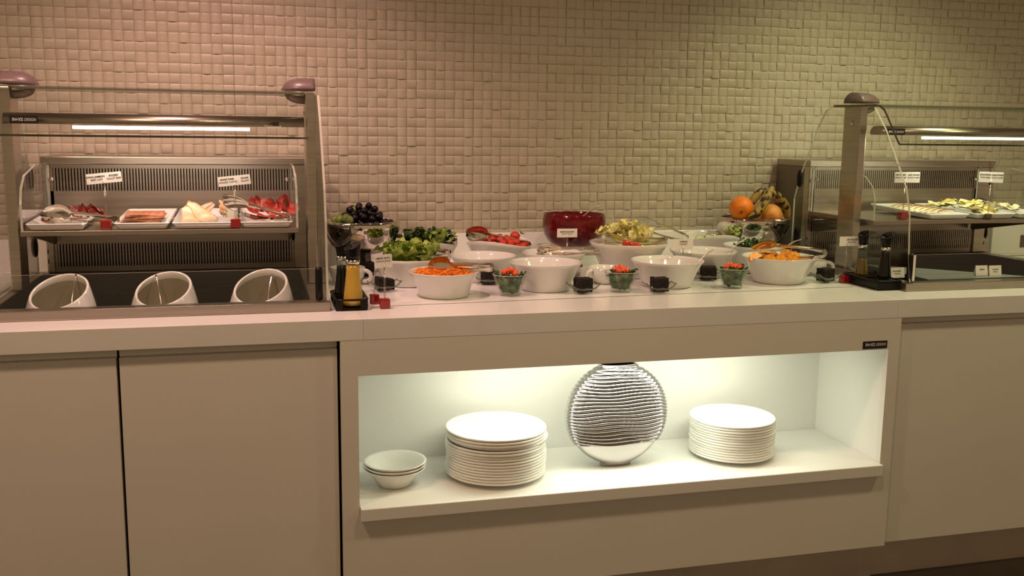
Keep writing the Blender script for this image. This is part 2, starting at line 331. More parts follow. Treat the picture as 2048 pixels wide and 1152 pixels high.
# ------------------------------------------------------------ refrigerated display units
def grille(x0, x1, z0, z1, y, n):
    m = MB(); p = (x1 - x0) / n; w = p * .42
    for i in range(n + 1):
        cx = x0 + i * p; m.box(cx - (p - w) / 2 * 1.0, cx + (p - w) / 2, y, y + .002, z0, z1)
    for i in range(n):                      # rounded slot ends
        cx = x0 + (i + .5) * p
        for s in (0, 1):
            zz = z1 if s else z0; d = -1 if s else 1; r = w / 2
            m.add([(cx - r, y, zz), (cx + r, y, zz), (cx + r, y, zz + d * r * .2), (cx + r * .6, y, zz + d * 0), (cx - r * .6, y, zz + d * 0), (cx - r, y, zz + d * r * .2)], [(0, 4, 5), (1, 2, 3)])
    return m
def display(dx, label, side):
    t = empty('refrigerated_display', (dx, .12, CT), label, 'food display'); oy = .12; oz = CT
    class B(MB):
        def build(s, name, m, parent=t, **k):
            if parent is t: s.v = [(v[0], v[1] - oy, v[2] - oz) for v in s.v]
            return MB.build(s, name, m, parent, **k)
    xa, xb = -.665, .192            # flange, outer
    f = B(); f.bbox(xa, xb, .122, .165, .9005, .9255, .002); f.box(xa, -.625, .165, .83, .9005, .925); f.box(.145, xb, .165, .83, .9005, .925); f.box(-.625, .145, .785, .83, .9005, .925)
    f.build('flange', M['steelh'])
    w = B(); w.box(-.625, -.622, .165, .785, .70, .924); w.box(.142, .145, .165, .785, .70, .924); w.box(-.622, .142, .782, .785, .70, .924); w.box(-.622, .142, .165, .168, .70, .924); w.box(-.622, .142, .165, .785, .697, .70)
    w.build('well', M['wellsteel'])
    # rear tower with vents
    ty = .80
    tw = B(); x0, x1 = -.612, .205
    tw.box(x0, x1, ty + .03, 1.025, 1.005, 1.258); tw.box(x0, x1, ty + .03, 1.025, .9255, 1.005)
    tw.build('tower_body', M['steeld'])
    B().bbox(x0 - .002, x1 + .002, ty - .012, 1.027, 1.2585, 1.2815, .0025).build('top_band', M['steelh'])
    px0, px1 = -.578, .118
    fp = B()
    fp.box(px0 - .012, px1 + .012, ty, ty + .002, 1.2455, 1.258); fp.box(px0 - .012, px1 + .012, ty, ty + .002, 1.0145, 1.1765); fp.box(px0 - .012, px1 + .012, ty, ty + .002, .927, .943)
    fp.box(px0 - .012, px0 - .0045, ty, ty + .002, .943, 1.2455); fp.box(px1 + .0045, px1 + .012, ty, ty + .002, .943, 1.2455)
    fp.build('front_sheet', M['steelh'])
    tag(grille(px0, px1, 1.1765, 1.2455, ty - oy, 79) and _g(grille(px0, px1, 1.1765, 1.2455, ty, 79), t, oy, oz), kind='stuff')
    tag(_g(grille(px0, px1, .943, 1.0145, ty, 79), t, oy, oz), kind='stuff')
    B().box(px0, px1, ty + .012, ty + .016, .943, 1.2455).build('vent_backing', M['dark'])
    for s, (a, b) in enumerate(((x0, px0 - .0125), (px1 + .0125, x1))):
        B().bbox(a, b, ty - .008, ty + .03, .926, 1.2583, .003).build('corner_post', M['steel'])
        mid = (a + b) / 2 + (.012 if s else -.006)
        q = B()
        for z in (.955, .985, 1.05, 1.20): q.box(mid - .0015, mid + .0015, ty - .0086, ty - .0078, z, z + .014)
        q.build('bracket_slots', M['dark'])
    # shelf
    B().bbox(-.600, .128, .402, ty - .001, 1.079, 1.0935, .0015).build('shelf', M['steelh'])
    for cx in (-.585, .113):
        B().prism([(.43, 1.0785), (ty - .009, 1.0785), (ty - .009, 1.02), (.76, 1.02)], cx - .002, cx + .002).build('shelf_bracket', M['steeld'])
    # small curved glass ends of the shelf
    prof = [(.408, 1.094), (.408, 1.165), (.425, 1.205), (.47, 1.238), (.62, 1.262), (.77, 1.262), (.79, 1.25), (.79, 1.094)]
    for cx in (-.596, .124):
        B().prism(prof, cx - .003, cx + .003, 0, 1).build('shelf_end_glass', [M['pane'], M['edgel']])
    for cx in (-.583, .111): B().ball((cx, ty - .016, 1.213), .0075, sub=2).build('fixing_bolt', M['mirror'])
    # posts, caps
    for k, cx in enumerate((-.628, .169)):
        p = B(); p.bbox(cx - .014, cx + .014, .455, .55, .926, 1.476, .003); po = p.build('canopy_post', M['steel'])
        B().lathe([(0, 0), (.008, 0), (.009, .002), (.006, .004), (0, .0045)], 12, (0, 0, 0)).build('screw', M['mirror'], None)
        sc = bpy.data.objects[bpy.context.scene.collection.objects[-1].name]; sc.parent = po; sc.rotation_euler = (0, -PI / 2, 0); sc.location = (cx - .014, .50 - oy, 1.415 - oz)
        d = 1 if k == 0 else -1
        c = B(); vs_ = []; n = 14; mrows = 8      # half dome drawn out over the glass
        for i in range(mrows + 1):
            u = i / mrows; x = cx - d * .016 + d * .095 * u; s_ = math.sqrt(max(0, 1 - max(0, (u - .3) / .7) ** 2.2)) if u > .3 else 1
            for j in range(n + 1):
                a = PI * j / n; vs_.append((x, .502 - .052 * math.cos(a) * max(.12, s_), 1.482 + .036 * math.sin(a) * max(.05, s_)))
        fs_ = [(i * (n + 1) + j, i * (n + 1) + j + 1, (i + 1) * (n + 1) + j + 1, (i + 1) * (n + 1) + j) for i in range(mrows) for j in range(n)]
        fs_ += [tuple(range(n + 1))]; fs_ += [tuple(mrows * (n + 1) + j for j in range(n + 1))]
        fs_ += [(i * (n + 1), (i + 1) * (n + 1), (i + 1) * (n + 1) + n, i * (n + 1) + n) for i in range(mrows)]
        c.add(vs_, fs_, 0, True); c.build('post_cap', M['mauve'])
        c2 = B(); vs2 = []
        for i in range(mrows + 1):
            u = i / mrows; x = cx + d * .014 + d * .055 * u; s_ = math.sqrt(max(0, 1 - u ** 2))
            for j in range(n + 1):
                a = PI * j / n; vs2.append((x, .502 - .042 * math.cos(a) * max(.05, s_), 1.470 - .026 * math.sin(a) * max(.05, s_)))
        c2.add(vs2, fs_, 0, True); c2.build('glass_clamp', M['steeld'])
    # canopy glass: flat top, bent and sloping to the front
    th = .008
    path = [(.60, 1.478), (.37, 1.476), (.335, 1.472), (.312, 1.460), (.29, 1.435), (.232, 1.362), (.222, 1.352)]
    low = [(y + (.0 if z > 1.474 else th * .75), z - (th if z > 1.474 else th * .7)) for y, z in path]
    c = B(); L_ = len(path); xs = (-.652, .150)
    vs_ = [(x, y, z) for x in xs for (y, z) in path] + [(x, y, z) for x in xs for (y, z) in low]
    fs_ = []; mi = []
    for k in range(L_ - 1):
        c.add([vs_[k], vs_[k + 1], vs_[L_ + k + 1], vs_[L_ + k]], [(0, 1, 2, 3)], 0); c.add([vs_[2 * L_ + k], vs_[2 * L_ + k + 1], vs_[3 * L_ + k + 1], vs_[3 * L_ + k]], [(0, 1, 2, 3)], 0)
        for b in (0, L_): c.add([vs_[b + k], vs_[b + k + 1], vs_[2 * L_ + b + k + 1], vs_[2 * L_ + b + k]], [(0, 1, 2, 3)], 1)
    for k in (0, L_ - 1): c.add([vs_[k], vs_[L_ + k], vs_[3 * L_ + k], vs_[2 * L_ + k]], [(0, 1, 2, 3)], 1)
    c.build('canopy_glass', [M['pane'], M['edge']])
    # side panes
    sp = [(.133, .927), (.148, 1.014), (.158, 1.134), (.184, 1.217), (.305, 1.393), (.374, 1.466), (.40, 1.468), (.62, 1.468), (.65, 1.462), (.70, 1.40), (.80, 1.22), (.83, 1.14), (.83, .927)]
    for cx in (-.6455, .1865):
        B().prism(sp, cx - .003, cx + .003, 0, 1).build('side_glass', [M['pane'], M['edgel']])
        for (yy, zz, hh) in ((.80, 1.215, .034),): B().lathe([(0, -hh), (.010, -hh * .8), (.013, -hh * .4), (.014, 0), (.013, hh * .4), (.010, hh * .8), (0, hh)], 16, (cx + (.0), yy, zz), sx=.8).build('pane_clamp', M['black'])
        B().lathe([(0, -.032), (.009, -.025), (.012, -.012), (.0125, 0), (.012, .012), (.009, .025), (0, .032)], 16, (cx, .80, 1.005), sx=.8).build('pane_clamp', M['black'])
    # low front pane with oval clamps
    fq = B(); a_, b_ = -.640, .180
    fq.add([(a_, .140, .9265), (b_, .140, .9265), (b_, .150, 1.0105), (a_, .150, 1.0105), (a_, .144, .9265), (b_, .144, .9265), (b_, .154, 1.0105), (a_, .154, 1.0105)], [(0, 1, 2, 3), (4, 7, 6, 5)], 0)
    fq.add([(a_, .150, 1.0105), (b_, .150, 1.0105), (b_, .154, 1.0105), (a_, .154, 1.0105), (b_, .140, .9265), (b_, .144, .9265), (a_, .140, .9265), (a_, .144, .9265)], [(0, 1, 2, 3), (1, 2, 5, 4), (0, 6, 7, 3)], 1)
    fq.build('front_pane', [M['pane'], M['edgel']])
    for cx, in ((.165,), (-.638,)):
        cm = B(); n = 20; vs_ = []
        for s_ in (-.009, .0, .009):
            for j in range(n):
                a = 2 * PI * j / n; e = .0085 if s_ else .0105
                vs_.append((cx + s_, .142 + .012 * math.cos(a) * (e / .0105), .9715 + .0455 * math.copysign(abs(math.sin(a)) ** .7, math.sin(a)) * (1 if s_ == 0 else .96)))
        fs_ = [(i * n + j, i * n + (j + 1) % n, (i + 1) * n + (j + 1) % n, (i + 1) * n + j) for i in range(2) for j in range(n)] + [tuple(range(n)), tuple(2 * n + j for j in range(n))]
        cm.add(vs_, fs_, 0, True); co = cm.build('front_clamp', M['black'])
    B().box(-.6405, -.6335, .1285, .1315, .932, 1.012).build('clamp_insert', M['card'])
    # lamp bar
    lbm = B(); n = 14; vs_ = []; xl, xr = -.618, .148
    for x in (xl, xr):
        for j in range(n + 1):
            a = -PI * .12 + (PI * 1.24) * j / n; vs_.append((x, .40 + .030 * math.cos(PI / 2 - a + PI / 2) * 1.0, 1.3855 + .0215 * math.sin(a)))
    fs_ = [(j, j + 1, n + 1 + j + 1, n + 1 + j) for j in range(n)] + [tuple(range(n + 1)), tuple(n + 1 + j for j in range(n + 1)), (0, n, 2 * n + 1, n + 1)]
    lbm.add(vs_, fs_, 0, True)
    for p in range(len(lbm.sm) - 3, len(lbm.sm)): lbm.sm[p] = False
    bar = lbm.build('lamp_bar', M['steelh'])
    B().tube([(-.452, .383, 1.3700), (.0, .383, 1.3700)], .0044, 10).build('lamp_tube', M['tube'] if side == 'L' else M['tubeg'])
    st = B().box(-.600, -.532, .3655, .367, 1.378, 1.3985).build('maker_label', M['sticker']); st['label'] = 'small black label lettered INOKSDESIGN'
    maker(st, -.566, .3653 - oy, 1.388 - oz, .068, .020)
    if side == 'L':
        text('lettering', 'Tempered', .0085, T(.062, .3645 - oy, 1.3775 - oz) @ FRONT, M['inkw'], t, .0001, bold=.0002, width=1.25)
        B().box(.062, .078, .3665, .3675, 1.381, 1.392).build('rating_sticker', M['gap'])
    l = area('display_lamp_' + side, (dx - .226, .385, 1.352), (dx - .226, .56, 1.10), 1.1 if side == 'L' else 1.0, (1, .80, .66) if side == 'L' else (1.0, 1.0, .70), .45, .02)
    return t
def _g(m, t, oy, oz):
    m.v = [(v[0], v[1] - oy, v[2] - oz) for v in m.v]; return m.build('vent_grille', M['steelh'], t)
display(0, 'left refrigerated display with steel tower, glass canopy and three sunken slanted bowls', 'L')
display(2.61, 'right refrigerated display with steel tower and glass canopy above cheese plates', 'R')
# grey lid panel lying over the right well
tag(MB().add([(2.06, .17, .9265), (2.44, .17, .9265), (2.075, .53, .9265), (2.06, .17, .929), (2.44, .17, .929), (2.075, .53, .929)], [(0, 2, 1), (3, 4, 5), (0, 1, 4, 3), (1, 2, 5, 4), (2, 0, 3, 5)]).build('well_cover', M['bluegrey']), 'grey-green corner cover lying over the empty right well', 'cover')
# beige case behind the right display
bx = empty('white_case', (3.06, .93, CT), 'pale square box standing at the far right behind the display tower', 'box')
MB().bbox(-.19, .19, -.09, .09, 0.001, .138, .003).build('case', M['laminate'], bx); MB().box(-.055, .02, -.0915, -.0905, .035, .085).build('dark_panel', M['steeld'], bx)

# ------------------------------------------------------------ generic tableware
def bowl_mb(R, r, h, t=.004, wave=0, th0=0, foot=.003, flare=1.35):
    m = MB(); prof = [(0, foot * .6), (r * .8, foot * .6), (r * .86, 0), (r * .95, 0), (r, foot)]
    for k in range(1, 9): u = k / 8; prof.append((r + (R - r) * (u ** flare), foot + (h - foot) * u))
    prof += [(R - t * .3, h + t * .35), (R - t, h)]
    for k in range(7, -1, -1): u = k / 8; prof.append(((r + (R - r) * (u ** flare)) - t, max(foot + t, foot + (h - foot) * u)))
    prof.append((0, foot + t))
    zf = (lambda rr, z, a: z + wave * math.cos(2 * (a - th0)) * (z / h) ** 2) if wave else None
    return m.lathe(prof, 72, zf=zf)
def bowl(x, y, R, r, h, label, group=None, wave=0, th0=0, name='serving_bowl', m='ceramic'):
    o = bowl_mb(R, r, h, wave=wave, th0=th0).build(name, M[m], None, (x, y, CT + .0008)); return tag(o, label, 'bowl', group)
bowl(.531, .31, .1025, .072, .072, 'white porcelain bowl of grated carrot, front left')
bowl(.857, .37, .110, .076, .084, 'empty white porcelain bowl behind the first small salad glass, front row')
bowl(1.255, .37, .1145, .078, .081, 'white porcelain bowl of yogurt with a spoon in the front row')
bowl(1.655, .385, .1215, .082, .083, 'white porcelain bowl of orange slices at the right of the front row')
bowl(.712, .585, .106, .070, .080, 'empty white porcelain bowl behind the carrot bowl')
bowl(.954, .60, .104, .070, .083, 'white porcelain bowl with slotted tongs lying across it')
bowl(.82, .80, .115, .078, .098, 'wavy-rimmed white bowl of cherry tomatoes', wave=.010, th0=PI * .28)
bowl(.470, .55, .113, .088, .083, 'white porcelain bowl of green lettuce behind the lemon juice sign')
bowl(.56, .805, .112, .078, .098, 'wavy-rimmed white bowl of spinach leaves behind the lettuce bowl', wave=.010, th0=PI * .5)
bowl(1.215, .60, .132, .088, .113, 'large white bowl of pale lettuce and tomato beside the red bowl')
bowl(1.464, .55, .113, .075, .086, 'white bowl of muesli yogurt behind the yogurt sign')
bowl(1.63, .83, .105, .072, .102, 'wavy-rimmed white bowl of cucumber slices near the wall', wave=.012, th0=PI * .5)
bowl(1.69, .62, .106, .075, .092, 'white bowl of dark greens behind the orange slices')
# red glass bowl
rb = empty('glass_bowl', (1.105, .85, CT), 'large round red glass bowl of fruit salad by the tiled wall', 'bowl')
pr = [(0, .002), (.034, .001), (.036, .003), (.028, .020), (.026, .045), (.032, .060), (.066, .072), (.092, .092), (.106, .115), (.1125, .140), (.112, .162), (.1085, .186), (.107, .1885), (.1045, .186)]
MB().lathe(pr + [(.1075, .162), (.108, .140), (.101, .116), (.087, .096), (.062, .078), (0, .070)], 72).build('bowl', M['redglass'], rb)
rf = MB()
for k in range(60):
    a = R_.uniform(0, 2 * PI); rr = .088 * math.sqrt(R_.random()); q = Matrix.Rotation(R_.uniform(0, 3), 3, Vector((R_.random(), R_.random(), 1)).normalized()); sz = R_.uniform(.008, .013)
    rf.ball((1.105 + rr * math.cos(a), .85 + rr * math.sin(a), CT + .125 + R_.uniform(0, .014)), sz, 0, 1, (1, .8, .8), q)
tag(rf.build('fruit_salad', M['redglass']), 'cut fruit filling the red glass bowl', 'fruit salad', kind='stuff')
# polished steel bowls on a foot
def steel_bowl(x, y, R, zb, H, label):
    t = empty('steel_bowl', (x, y, CT), label, 'bowl'); m = MB(); pr = [(0, zb), (R * .30, zb)]
    for k in range(1, 11): a = PI / 2 * k / 10; pr.append((R * (.30 + .70 * math.sin(a) ** .9), zb + H * (1 - math.cos(a)) * (.9 + .1 * k / 10)))
    inner = [(max(0, r - .004), z + .002) for r, z in pr[::-1]]
    m.lathe(pr + [(R - .001, zb + H + .001)] + inner, 96).build('basin', M['mirror'], t)
    MB().lathe([(0, 0.001), (R * .34, 0.001), (R * .34, .004), (R * .24, .012), (R * .22, zb - .004), (R * .30, zb + .001), (0, zb + .001)], 48).build('foot', M['steeld'], t)
    return t
steel_bowl(.351, .80, .125, .068, .108, 'polished steel footed bowl of black grapes beside the left display')
steel_bowl(1.815, .86, .137, .066, .103, 'polished steel footed bowl of oranges and bananas beside the right display')

# slanted bowls in the left well
def slant_bowl(cx, cy, label, lean):
    m = MB(); seg = 56; prof = []; n = 12; vs_ = []; Rb = .083; zt = .262; tilt = math.tan(math.radians(22))
    base = .70
    for i in range(seg):
        a = 2 * PI * i / seg; ca, sa = math.cos(a), math.sin(a); col = []
        rimr = .073; zr = .945 + rimr * sa * .47 + rimr * ca * lean
        for k in range(n + 1):
            u = k / n; z = .785 + (zr - .785) * u; belly = .055 + (.093 - .055) * math.sin(min(1, u * 1.7) * PI / 2); rr = belly + (rimr - belly) * max(0, (u - .45) / .55) ** 1.6 if u > .45 else belly
            col.append((rr * ca, rr * sa, z))
        lipr = .0075
        for k in range(1, 5): b = PI * k / 4; col.append(((rimr - lipr * (1 - math.cos(b)) / 2) * ca, (rimr - lipr * (1 - math.cos(b)) / 2) * sa, zr + .0035 * math.sin(b)))
        for k in range(1, n + 1):
            u = 1 - k / n; z = .795 + (zr - .795) * u; rr = (rimr - lipr) + (.086 - rimr + lipr) * math.sin((1 - u) * PI * .62) if u > .15 else (rimr - lipr) * u / .15
            col.append((rr * ca, rr * sa, z))
        vs_ += col
    L = len(vs_) // seg
    fs_ = [(i * L + k, ((i + 1) % seg) * L + k, ((i + 1) % seg) * L + k + 1, i * L + k + 1) for i in range(seg) for k in range(L - 1)]
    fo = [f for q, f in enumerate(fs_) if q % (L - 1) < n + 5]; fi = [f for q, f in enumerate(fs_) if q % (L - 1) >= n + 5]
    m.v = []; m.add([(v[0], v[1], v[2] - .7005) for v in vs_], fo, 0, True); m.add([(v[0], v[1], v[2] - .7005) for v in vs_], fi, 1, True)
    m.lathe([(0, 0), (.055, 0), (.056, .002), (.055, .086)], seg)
    return tag(m.build('slanted_bowl', [M['ceramic'], M['bowl_shade']], None, (cx, cy, .7005)), label, 'bowl')
def spoon(name, p0, p1, label, head=True, w=.005, m='spoonm', flat=.0022, parentcat='spoon'):
    p0 = Vector(p0); p1 = Vector(p1); d = p1 - p0; L = d.length; mm = MB(); pts = []; rr = []
    for k in range(9):
        u = k / 8; pts.append(d * u + Vector((0, 0, .006 * math.sin(u * PI)))); rr.append(w * (1 - .45 * math.sin(u * PI * .8)))
    mm.tube(pts, rr, 8, ry=flat)
    if head: mm.ball(d + d.normalized() * .014, 1, 0, 2, (.018, .011, .004), d.to_track_quat('X', 'Z').to_matrix())
    return tag(mm.build(name, M[m], None, p0), label, 'spoon')
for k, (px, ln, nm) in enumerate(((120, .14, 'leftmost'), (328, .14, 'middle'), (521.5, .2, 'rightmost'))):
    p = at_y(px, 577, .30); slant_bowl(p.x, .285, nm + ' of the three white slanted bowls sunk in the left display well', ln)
spoon('serving_spoon', at_y(152, 549, .335), at_y(141, 606, .27) + Vector((0, 0, -.02)), 'thin steel spoon leaning in the leftmost slanted bowl', False, .0022, 'tong')
spoon('serving_spoon', at_y(312, 550, .335), at_y(323, 603, .27) + Vector((0, 0, -.02)), 'thin steel spoon leaning in the middle slanted bowl', False, .0022, 'tong')
spoon('serving_spoon', at_y(544, 549, .335), at_y(534, 596, .27) + Vector((0, 0, -.02)), 'steel spoon handle standing in the rightmost slanted bowl', False, .0036, 'tong')

# cups
def cup(x, y, ang, label, R=.055, h=.052):
    t = empty('cup', (x, y, CT), label, 'cup', rz=ang)
    prof = [(0, .003), (R * .5, .003), (R * .52, 0.0006), (R * .62, .0006), (R * .8, .010), (R * .95, .026), (R, h), (R - .002, h + .001), (R - .004, h), (R * .9, .027), (R * .7, .01), (0, .008)]
    MB().lathe(prof, 56).build('body', M['ceramic'], t)
    pts = [(R * .93 + .027 * math.sin(PI * k / 14) ** .8, 0, h * (.53 + .33 * math.cos(PI * k / 14))) for k in range(15)]
    MB().tube(pts, .0048, 10, ry=.0065).build('handle', M['ceramic'], t)
    s = tag(MB().lathe([(0, 0), (R * .88, 0)], 32, smooth=False).build('sauce', M['soup'], None, (x, y, CT + h * .78)), 'pale sauce inside the ' + label, 'sauce', kind='stuff')
    s['label'] = 'pale sauce filling the cup ' + label.split('cup ')[1]
    return t
cup(.280, .585, -.5, 'white cup beside the left display behind the lemon juice bottle')
cup(1.082, .455, PI * 1.12, 'white cup behind the middle salad glass')
cup(1.852, .515, -.25, 'white cup beside the right display behind a cake dish', .056, .050)

# salad glasses
def salad_glass(x, y, label, gl):
    t = empty('salad_glass', (x, y, CT), label, 'glass', 'small fluted salad glasses'); R = .050; h = .062; r = .030
    t['label'] = label
    prof = [(0, .0008), (r, .0008), (r + .001, .004)] + [(r + (R - r) * (k / 8) ** 1.1, .004 + (h - .004) * k / 8) for k in range(1, 9)] + [(R - .0015, h + .001), (R - .003, h)] + [(r + (R - r) * (k / 8) ** 1.1 - .003, .010 + (h - .010) * k / 8) for k in range(7, -1, -1)] + [(0, .010)]
    MB().lathe(prof, 80, flute=.025, nfl=20).build('glass_cup', M['glass'], t)
    MB().lathe([(R - .0012, h - .0008), (R + .0006, h), (R - .0004, h + .0012), (R - .002, h + .0006)], 80, flute=.025, nfl=20, close=True).build('rim', M['edgel'], t)
    g = MB()
    for k in range(46):
        a = R_.uniform(0, 2 * PI); z = R_.uniform(.016, h + .002); rr = (r + (R - r) * z / h - .008) * math.sqrt(R_.uniform(.25, 1))
        leaf(g, Vector((rr * math.cos(a), rr * math.sin(a), z)), R_.uniform(.009, .015), a + R_.uniform(-.6, .6), R_.uniform(.5, 1.6), crumple=.25)
    g.lathe([(0, .011), (r - .004, .012), (R - .012, h * .86), (0, h * .92)], 24)
    tag(g.build('mixed_leaves', M['leafd2'] if 'leafd2' in M else M['leafd'], None, (x, y, CT)), 'chopped green leaves in the ' + gl, 'salad', kind='stuff')
    d = MB()
    for k in range(22):
        a = R_.uniform(0, 2 * PI); rr = .026 * math.sqrt(R_.random()); q = Matrix.Rotation(R_.uniform(0, 3), 3, Vector((R_.random(), R_.random(), R_.random() + .1)).normalized())
        bm = bmesh.new(); bmesh.ops.create_cube(bm, size=1); bmesh.ops.bevel(bm, geom=bm.edges[:], offset=.18, segments=1, affect='EDGES'); s_ = R_.uniform(.007, .012)
        for v in bm.verts: v.co = q @ Vector((v.co.x * s_ * 1.4, v.co.y * s_, v.co.z * s_ * .8)) + Vector((rr * math.cos(a), rr * math.sin(a), h + .004 + .014 * (1 - rr / .03) * R_.random()))
        d.bm(bm)
    tag(d.build('diced_tomato', M['tomflesh'], None, (x, y, CT)), 'diced tomato heaped on the ' + gl, 'tomato', kind='stuff')
def leaf(mb, c, s, az, el, mi=0, crumple=.2, asp=1.5):
    """a crinkled leaf of half-length s with wavy edge"""
    n = 12; m = 8; q = Matrix.Rotation(az, 3, 'Z') @ Matrix.Rotation(-el, 3, 'Y'); vs_ = []
    ph = R_.uniform(0, 6)
    for i in range(n + 1):
        u = -1 + 2 * i / n; w = math.sqrt(max(.012, 1 - abs(u) ** 2.6)) * (1 - .18 * u) / asp * (1 + .07 * math.sin(9 * u + ph))
        for j in range(m + 1):
            v = -1 + 2 * j / m
            z = crumple * s * (math.sin(2.6 * u + ph) * .55 + v * v * .8 * math.sin(6.5 * u + ph * 2 + v) + .8 * v * v + .12 * math.sin(9 * v + 5 * u)) - .22 * s * u * u
            vs_.append(c + q @ Vector((u * s, v * w * s, z)))
    mb.add(vs_, [(i * (m + 1) + j, (i + 1) * (m + 1) + j, (i + 1) * (m + 1) + j + 1, i * (m + 1) + j + 1) for i in range(n) for j in range(m)], mi, True)
M['leafd2'] = two_tone('salad_leaf', (.022, .045, .010), (.10, .16, .045), 60, .4, bump=.5, bscale=80)
salad_glass(.722, .283, 'leftmost fluted glass of green salad topped with diced tomato', 'leftmost salad glass')
salad_glass(1.068, .285, 'middle fluted glass of green salad topped with diced tomato', 'middle salad glass')
salad_glass(1.442, .292, 'rightmost fluted glass of green salad topped with diced tomato', 'rightmost salad glass')

# cake in glass boats
def cake(x, y, rz, label, w=.047, hgt=.041, wedge=False):
    t = empty('glass_boat_dish', (x, y, CT), 'curved glass dish under the ' + label, 'dish', 'curved glass cake dishes', rz)
    m = MB(); n = 14; k_ = 8; vs_ = []
    for i in range(n + 1):
        u = -1 + 2 * i / n
        for j in range(k_ + 1):
            v = -1 + 2 * j / k_; ww = .030 * (1 - .35 * u * u)
            vs_.append((u * .047, v * ww, .0016 + .026 * abs(u) ** 2.4 + .016 * v * v * (1 - .8 * abs(u))))
    F_ = [(i * (k_ + 1) + j, (i + 1) * (k_ + 1) + j, (i + 1) * (k_ + 1) + j + 1, i * (k_ + 1) + j + 1) for i in range(n) for j in range(k_)]
    m.add(vs_, F_, 0, True); m.add([(a, b, c + .0022) for a, b, c in vs_], F_, 0, True); m.build('glass', M['glass'], t, fix=False)
    ring = [i * (k_ + 1) for i in range(n + 1)] + [n * (k_ + 1) + j for j in range(1, k_ + 1)] + [i * (k_ + 1) + k_ for i in range(n - 1, -1, -1)] + [j for j in range(k_ - 1, 0, -1)]
    pts = [Vector(vs_[i]) + Vector((0, 0, .0014)) for i in ring]; pts.append(pts[0])
    MB().tube(pts, .0015, 6, caps=False).build('edge', M['edge'], t)
    c = MB(); bm = bmesh.new(); bmesh.ops.create_cube(bm, size=1); bmesh.ops.subdivide_edges(bm, edges=bm.edges[:], cuts=9, use_grid_fill=True)
    for v in bm.verts:
        p = v.co.copy(); s_ = (1 - .45 * (p.x + .5)) if wedge else 1
        q = Vector((p.x * w, p.y * .036, p.z * hgt * (s_ if p.z > 0 else 1)))
        q += Vector((R_.uniform(-1, 1), R_.uniform(-1, 1), R_.uniform(-1, 1))) * .0012; v.co = q + Vector((0, 0, hgt / 2 + .006))
    c.bm(bm, 0, True)
    o = tag(c.build('cake_slice', M['cake'], None, (x, y, CT)), label, 'cake'); o.rotation_euler = (0, 0, rz); return t
def pz(px, py): return at_z(px, py, CT)
for px, py, rz, lb_, kw in ((769, 583, .25, 'dark chocolate cake slice behind the red sign cubes', dict(w=.05, wedge=True, hgt=.04)), (978, 569, -.3, 'dark chocolate cake slice left of the first salad glass', dict(wedge=True, w=.05)),
        (1166, 587, .1, 'square dark chocolate cake slice left of the middle salad glass', {}), (1318, 586, -.05, 'square dark chocolate cake slice in front of the yogurt bowl', {}),
        (1416, 561, -.35, 'dark chocolate cake slice behind the rightmost salad glass', dict(w=.05)), (1650, 565, .2, 'dark chocolate cake slice right of the orange slices', dict(wedge=False, w=.045)),
        (733, 553, .2, 'dark chocolate cake slice behind the lemon juice bottle', {})):
    p = pz(px, py); cake(p.x, p.y, rz, lb_, **kw)

